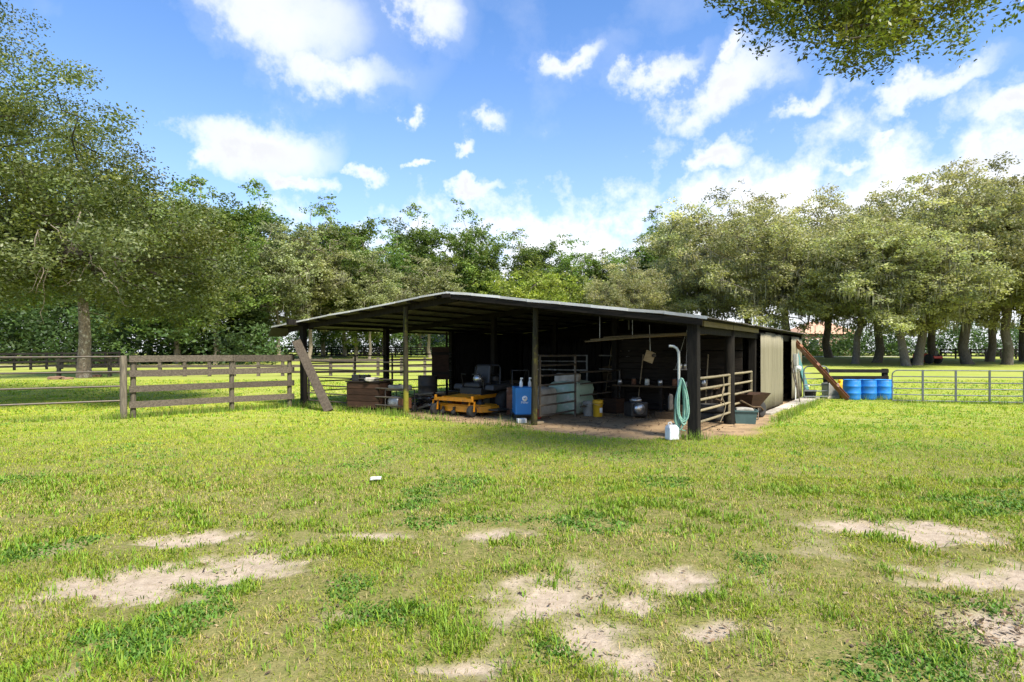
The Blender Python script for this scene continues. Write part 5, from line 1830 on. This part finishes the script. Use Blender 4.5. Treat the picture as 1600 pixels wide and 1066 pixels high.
def moss_mesh(name, R, pts, per, mat):
    V, IX, CC = [], [], []
    FN = []
    base = 0
    for p in pts:
        for k in range(per):
            q = p + R.normal(0, 1, 3) * np.array([0.45, 0.45, 0.15])
            L = R.uniform(0.4, 1.5)
            w = R.uniform(0.025, 0.08)
            a = R.uniform(0, PI)
            d = np.array([math.cos(a), math.sin(a), 0]) * w
            sw = R.normal(0, 0.06, 3)
            sw[2] = 0
            m = q + np.array([0, 0, -L * 0.55]) + sw
            e = q + np.array([0, 0, -L]) + sw * 1.5
            V += [q - d * 0.5, q + d * 0.5, m + d, m - d * 0.9, e]
            IX += [base, base + 1, base + 2, base + 3, base + 3, base + 2, base + 4]
            FN += [4, 3]
            c = np.array([0.165, 0.16, 0.105]) * R.uniform(0.7, 1.2)
            CC += [c] * 5
            base += 5
    return mesh_np(name, np.array(V), np.array(FN), np.array(IX), mat, np.array(CC))


def crown_points(R, n, R_, zc, Rz, seed, lobes=0.4, low=0.35, off=(0, 0), shell=0.45, clusters=0):
    """points through an uneven crown volume, denser toward the outside"""
    out = []
    ph = R.uniform(0, 6.28, 6)
    while len(out) < n:
        d = R.normal(0, 1, 3)
        d /= np.linalg.norm(d)
        lob = 1 + lobes * (0.5 * math.sin(3 * math.atan2(d[1], d[0]) + ph[0]) * math.sin(2.3 * d[2] * 2 + ph[1]) + 0.5 * math.sin(5 * math.atan2(d[1], d[0]) + ph[2] + 3 * d[2]) + 0.35 * math.sin(9 * d[0] + ph[3]) * math.sin(8 * d[2] + ph[4]))
        r = R.rand() ** shell * lob
        p = np.array([d[0] * R_ * r + off[0], d[1] * R_ * r + off[1], zc + d[2] * Rz * r * (1 if d[2] > 0 else low / 0.5)])
        if p[2] < 0.8:
            continue
        out.append(p)
    return np.array(out)


PROTO = {}


def make_proto(key, seed, h, R_, crown_base, trunk_r, n_pts, per, leaf, cols, bark='bark', moss=0, lean=(0, 0), rad=1.2, flat=0.5, low=0.35, split=0.4, mat='leaf', lobes=0.4, shell=0.45, aspect=0.6, twin=False, upbias=0.5):
    R = np.random.RandomState(seed)
    zc = crown_base + (h - crown_base) * 0.42
    Rz = h - zc - 0.3
    tz = crown_base + (h - crown_base) * split
    nt = 7
    trunk = []
    for i in range(nt):
        u = i / (nt - 1)
        j = R.normal(0, 0.10 * trunk_r / 0.3, 2) if 0 < i else (0, 0)
        trunk.append((lean[0] * u ** 1.3 * tz + j[0], lean[1] * u ** 1.3 * tz + j[1], -0.25 if i == 0 else tz * u))
    pts = crown_points(R, n_pts, R_, zc, Rz, seed, lobes=lobes, low=low, off=(lean[0] * tz * 0.8, lean[1] * tz * 0.8), shell=shell)
    st = max(2, int(nt * 0.45))
    nodes, par, tips = skeleton(R, trunk, pts, start=st)
    wood = wood_mesh('trunk', nodes, par, trunk_r, M[bark], nt)
    crown = leaves_mesh('crown', R, nodes[tips], per, leaf, rad, flat, leaf, M[mat], cols, aspect=aspect, upbias=upbias)
    ms = None
    if moss:
        low_nodes = nodes[nt:]
        sel = low_nodes[(low_nodes[:, 2] < zc + Rz * 0.3)]
        sel = sel[R.choice(len(sel), min(moss, len(sel)), replace=False)]
        ms = moss_mesh('spanish_moss', R, sel, 11, M['moss'])
    PROTO[key] = (wood, crown, ms, h)


OLIVE = [(0.335, 0.325, 0.16), (0.255, 0.26, 0.13), (0.37, 0.35, 0.18), (0.26, 0.285, 0.145)]
GREY = [(0.245, 0.265, 0.125), (0.195, 0.22, 0.105), (0.28, 0.295, 0.15)]
GREEN = [(0.115, 0.175, 0.040), (0.145, 0.21, 0.048), (0.09, 0.145, 0.036), (0.19, 0.235, 0.058)]
LIME = [(0.25, 0.32, 0.05), (0.30, 0.34, 0.065), (0.21, 0.285, 0.045)]
DEEP = [(0.045, 0.085, 0.026), (0.06, 0.105, 0.032), (0.08, 0.12, 0.034)]
make_proto('moss_a', 101, 19.0, 9.0, 4.3, 0.50, 290, 200, 0.27, OLIVE, moss=180, lobes=0.3)
make_proto('moss_b', 102, 18.0, 8.6, 4.1, 0.46, 280, 200, 0.27, OLIVE, moss=180, lean=(0.14, 0.0), lobes=0.32)
make_proto('moss_c', 103, 20.5, 7.8, 4.8, 0.42, 270, 200, 0.27, OLIVE, moss=180, lean=(-0.10, 0.05), lobes=0.38)
make_proto('hard_a', 104, 20.0, 5.6, 3.8, 0.34, 280, 150, 0.33, GREEN, moss=0, rad=1.1, lobes=0.26, shell=0.55, low=0.45, bark='pale_bark', flat=0.6)
make_proto('hard_b', 105, 21.0, 5.0, 4.5, 0.30, 260, 150, 0.33, GREEN, rad=1.1, lobes=0.30, shell=0.55, low=0.45, bark='pale_bark', flat=0.6)
make_proto('grey_a', 106, 18.0, 5.6, 5.0, 0.28, 220, 140, 0.32, GREY, rad=1.1, lobes=0.5, bark='pale_bark', lean=(0.08, 0), moss=60)
make_proto('lime_a', 107, 11.0, 5.4, 2.2, 0.22, 170, 140, 0.32, LIME, rad=1.1, lobes=0.35, low=0.45)
make_proto('cedar', 108, 14.0, 3.4, 1.6, 0.22, 200, 140, 0.30, DEEP, rad=0.75, lobes=0.2, low=0.5, split=0.9, flat=0.5)


def tree(key, px, Y, h, label, rz=0.0, wide=1.0, group=None, name='oak_tree', X=None, z=None):
    wood, crown, ms, h0 = PROTO[key]
    x = (px - 800) / F * Y if X is None else X
    t = empty(name, (x, Y, (float(rise(Y)) if z is None else z)), rz)
    s = h / h0
    t.scale = (s * wide, s * wide, s)
    tag(t, label, 'tree', group)
    link('trunk', wood, t)
    link('crown', crown, t)
    if ms is not None:
        link('spanish_moss', ms, t)['kind'] = 'stuff'
    return t


G1, G2, G3 = 'moss-hung oaks beyond the field gates', 'tall trees far behind the barn', 'trees along the far paddock fence'
# right-hand oaks, near and far
for a in [('moss_a', 1100, 84, 21, 'olive oak rising over the right roof slope, closest to the barn peak', 0.4, 1.0),
          ('moss_c', 1172, 78, 20.5, 'olive oak directly above the tan clad wall panel', 1.3, 1.05),
          ('moss_b', 1238, 66, 18.0, 'mossy oak whose dark trunk stands just past the barn eave', 2.9, 1.0),
          ('moss_a', 1296, 82, 22, 'thin-trunked mossy oak in front of the pink house', 2.2, 0.9),
          ('moss_c', 1336, 62, 15.5, 'thick-trunked mossy oak above the first blue barrel', 3.6, 1.1),
          ('moss_a', 1370, 65, 17.0, 'thick-trunked mossy oak above the last blue barrel', 4.8, 1.0),
          ('moss_b', 1416, 57, 14.5, 'oak with trunk leaning toward the barn, nearest behind the field gate', 3.1, 1.05),
          ('moss_b', 1433, 58.5, 16.0, 'forked oak leaning away from the barn, beside the red tractor', 0.1, 1.05),
          ('moss_c', 1459, 72, 22, 'slender mossy oak standing behind the red tractor', 5.2, 1.0),
          ('moss_a', 1512, 61, 19.5, 'tall mossy oak at the start of the far black fence', 1.9, 0.95),
          ('moss_c', 1546, 68, 20.5, 'mossy oak behind the middle of the far black fence', 2.6, 1.0),
          ('moss_b', 1573, 60, 18.0, 'mossy oak close to the picture edge with low spreading limbs', 4.0, 1.0),
          ('moss_a', 1602, 68, 20.0, 'mossy oak cut by the picture edge behind the long gate', 0.9, 1.0),
          ('moss_c', 1680, 62, 19.0, 'mossy oak whose crown alone enters at the picture edge', 3.3, 1.0)]:
    tree(*a, group=G1)
# trees behind the barn
for a in [('hard_b', 1046, 98, 23.5, 'dark green tree poking above the oaks near the roof peak side', 0.2, 0.9, None),
          ('hard_a', 600, 96, 19, 'green tree above the middle of the left roof slope', 1.0, 1.0, None),
          ('hard_b', 655, 102, 24, 'tall green tree left of the barn peak with ragged top', 2.0, 1.05, None),
          ('hard_a', 735, 103, 24.5, 'tall sparse green tree just behind the barn peak', 3.0, 0.95, None),
          ('grey_a', 672, 82, 13.5, 'low greyish oak just above the left roof slope', 4.0, 1.15, None),
          ('lime_a', 775, 110, 14.5, 'low leafy tree in the gap beside the barn peak', 5.0, 1.1, None),
          ('hard_b', 830, 102, 20.5, 'green tree with pointed top above the roof centre', 0.7, 1.05, None),
          ('hard_a', 890, 106, 20, 'green tree above the mossy front post', 1.7, 1.0, None),
          ('lime_a', 815, 76, 11.2, 'lime green low tree just over the roof beside the peak', 2.7, 1.0, None),
          ('lime_a', 878, 80, 11.4, 'lime green low tree over the roof, farther from the peak', 3.9, 0.9, None),
          ('hard_b', 938, 108, 18.5, 'dim green tree behind the two lime trees', 4.9, 1.0, None),
          ('moss_b', 972, 74, 12.0, 'round pale oak with dark forked limbs above the right roof slope', 5.6, 0.95, None),
          ('hard_a', 1005, 100, 20.0, 'green tree between the round pale oak and the olive oaks', 0.4, 1.0, None)]:
    tree(a[0], a[1], a[2], a[3], a[4], a[5], a[6], G2, 'broadleaf_tree')
# left-hand trees
for a in [('hard_a', 278, 62, 18.0, 'bushy green tree behind the drooping oak edge', 0.5, 1.15),
          ('hard_b', 338, 62, 18.0, 'tall tree with bare pale trunk above the near board fence', 1.5, 1.1),
          ('cedar', 377, 66, 11.5, 'dark conical cedar beside the bare pale trunk', 0.0, 1.1),
          ('hard_b', 398, 82, 22.5, 'tall green tree behind the dark cedar', 2.6, 1.1),
          ('grey_a', 438, 70, 16.0, 'grey-leaved tree with pale forked trunk left of the roof edge', 3.4, 1.0),
          ('grey_a', 482, 74, 16.0, 'grey-leaved tree seen above the barn left eave', 0.6, 1.05),
          ('hard_a', 505, 84, 20.5, 'green tree with pale stems behind the left eave', 5.0, 0.9),
          ('hard_b', 538, 86, 21.0, 'tall green tree above the left roof slope', 0.9, 1.05),
          ('hard_a', 556, 78, 15.5, 'green tree with thick brown trunk seen under the roof', 2.1, 0.95),
          ('grey_a', 577, 76, 13.5, 'leaning thick-trunked tree seen under the roof', 1.2, 0.9),
          ('hard_a', 60, 72, 17.0, 'green tree deep behind the black fence at the picture edge', 4.2, 1.2),
          ('hard_b', 175, 70, 16.0, 'green tree deep behind the spotted oak trunk', 3.2, 1.2),
          ('hard_a', -40, 66, 18.0, 'green tree entering at the far picture edge behind the oak', 0.2, 1.2),
          ('hard_b', 235, 74, 17.0, 'green tree deep behind the brown paddock fence', 1.1, 1.2)]:
    tree(a[0], a[1], a[2], a[3], a[4], a[5], a[6], G3, 'broadleaf_tree')

# ---------------------------------------------------------------- thicket along the left edge of the paddock and behind the barn
def thicket():
    R = np.random.RandomState(77)
    pts = []
    for k in range(560):
        px = R.uniform(-120, 420)
        Y = R.uniform(58, 78)
        hmax = 7.0 if px < 330 else 4.0
        pts.append(((px - 800) / F * Y, Y, float(rise(Y)) + R.rand() ** 1.3 * hmax))
    for k in range(640):
        px = R.uniform(380, 1060)
        Y = R.uniform(96, 112)
        pts.append(((px - 800) / F * Y, Y, float(rise(Y)) + R.rand() ** 1.8 * 6.5))
    for k in range(460):
        px = R.uniform(1060, 1750)
        Y = R.uniform(92, 100)
        pts.append(((px - 800) / F * Y, Y, float(rise(Y)) + R.rand() ** 1.5 * (2.2 if 1240 < px < 1330 else 5.0)))
    me = leaves_mesh('undergrowth', R, np.array(pts), 92, 0.42, 1.5, 0.75, 0.3, M['leaf'], DEEP, clump_var=0.25)
    tag(link('undergrowth', me), 'dense dark green thicket filling the ground under the far trees', 'thicket', kind='stuff')


thicket()


# ---------------------------------------------------------------- the two near oaks on the left and the branch overhead
def big_oak(name, label, base, trunk, targets, trunk_r, per, leaf, rad, flat, cols, seed, bark='bark', mat='leaf', start=2, bare=None, aspect=0.5, rmax=9.0, taper=0.45, upbias=0.3):
    R = np.random.RandomState(seed)
    t = empty(name, base)
    tag(t, label, 'tree')
    nodes, par, tips = skeleton(R, trunk, targets, start=start, step=0.6, bend=0.3)
    link('trunk', wood_mesh('trunk', nodes, par, trunk_r, M[bark], len(trunk), rtip=0.010, expo=0.5, flare=1.4, rmax=rmax, taper=taper), t)
    link('crown', leaves_mesh('crown', R, nodes[tips], per, leaf, rad, flat, leaf, M[mat], cols, aspect=aspect, clump_var=0.24, upbias=upbias), t)
    if bare is not None:
        mb = MB()
        for p0, p1 in bare:
            p0, p1 = np.array(p0), np.array(p1)
            q = [p0 + (p1 - p0) * u + R.normal(0, 0.06, 3) * (0 if u == 0 else 1) + np.array([0, 0, -0.25 * math.sin(PI * u)]) for u in np.linspace(0, 1, 7)]
            mb.tube(q, [0.016, 0.014, 0.012, 0.010, 0.008, 0.006, 0.004], 5)
        mb.build('bare_twig', M['pale_bark'], t)
    return t


R = np.random.RandomState(55)
# oak standing out of frame on the left, its crown reaching into the picture
ob = np.array([-18.5, 17.5, 0.0])
tg = []
while len(tg) < 300:
    px = R.uniform(-260, 345)
    Y = R.uniform(15.5, 23)
    top = np.interp(px, [-260, 0, 60, 130, 200, 250, 300, 345], [-120, 40, 105, 165, 235, 290, 340, 400])
    bot = np.interp(px, [-260, 0, 60, 130, 200, 260, 310, 345], [440, 455, 440, 430, 475, 495, 490, 465])
    py = top + (bot - top) * R.rand() ** 0.85
    p = np.array([(px - 800) / F * Y, Y, CAMZ + (551 - py) / F * Y])
    if R.rand() < 0.35 and Y > 20:
        continue
    tg.append(p - ob)
tw = []
for k in range(16):
    px0, py0 = R.uniform(40, 170), R.uniform(330, 420)
    Y = R.uniform(15.2, 17)
    px1, py1 = px0 + R.uniform(-60, 120), py0 + R.uniform(20, 100)
    f = lambda a, c: np.array([(a - 800) / F * Y, Y, CAMZ + (551 - c) / F * Y]) - ob
    tw.append((f(px0, py0), f(px1, py1)))
NEARC = [(0.085, 0.125, 0.03), (0.11, 0.145, 0.045), (0.17, 0.195, 0.10), (0.105, 0.135, 0.02), (0.165, 0.18, 0.027)]
big_oak('oak_tree', 'huge near oak whose drooping crown fills the upper picture edge by the pipe gate', tuple(ob),
        [(0, 0, -0.3), (0.2, 0.1, 1.5), (0.8, 0.1, 2.9), (2.2, 0.0, 4.0), (4.0, -0.2, 4.9), (5.6, -0.3, 5.2)], np.array(tg), 0.46, 620, 0.100, 0.82, 0.6, NEARC, 56, bark='dark_bark', start=3, bare=tw, mat='leaf_glossy', upbias=0.15, taper=0.88)
# oak with the spotted trunk in the field
g = at(131, 37.0)
R = np.random.RandomState(66)
tg = crown_points(R, 190, 6.2, 8.2, 4.6, 3, lobes=0.35, low=0.45)
big_oak('oak_tree', 'field oak with pale spotted trunk behind the dark pipe gate', (g[0], g[1], float(rise(37))), [(0, 0, -0.3), (0.02, 0, 1.0), (0.08, 0, 2.5), (0.0, 0, 4.0), (-0.2, 0.1, 5.6), (0.1, 0, 7.0)],
        tg, 0.40, 170, 0.24, 1.0, 0.55, NEARC, 67, bark='spotted_bark', start=3)
# branch hanging into the top of the picture, from a tree beside the photographer
ob = np.array([11.5, 4.5, 0.0])
R = np.random.RandomState(91)
tg = []
while len(tg) < 135:
    px = R.uniform(1105, 1520)
    Y = R.uniform(6.2, 8.0)
    bot = np.interp(px, [1085, 1150, 1200, 1260, 1330, 1420, 1480, 1520, 1545, 1620], [-60, -26, 0, 44, 66, 58, 38, -8, -60, -200])
    py = bot - R.rand() ** 1.2 * 190
    tg.append(np.array([(px - 800) / F * Y, Y, CAMZ + (551 - py) / F * Y]) - ob)
for k in range(3):
    Y = 6.6
    tg.append(np.array([(1575 + 16 * k - 800) / F * Y, Y, CAMZ + (551 + 22 - 8 * k) / F * Y]) - ob)
OVER = [(0.10, 0.145, 0.018), (0.14, 0.175, 0.022), (0.075, 0.115, 0.018), (0.17, 0.17, 0.03)]
big_oak('oak_tree', 'overhanging oak branch with small glossy leaves entering from the top edge', tuple(ob), [(0, 0, -0.3), (0, 0.05, 2.0), (-0.3, 0.3, 4.0), (-1.6, 1.0, 5.8), (-3.4, 1.8, 6.5), (-5.2, 2.3, 6.75), (-6.6, 2.5, 6.8), (-7.8, 2.6, 6.7)],
        np.array(tg), 0.2, 330, 0.060, 0.29, 0.8, OVER, 92, mat='leaf_glossy', start=4, aspect=0.42, rmax=0.034, taper=0.85)
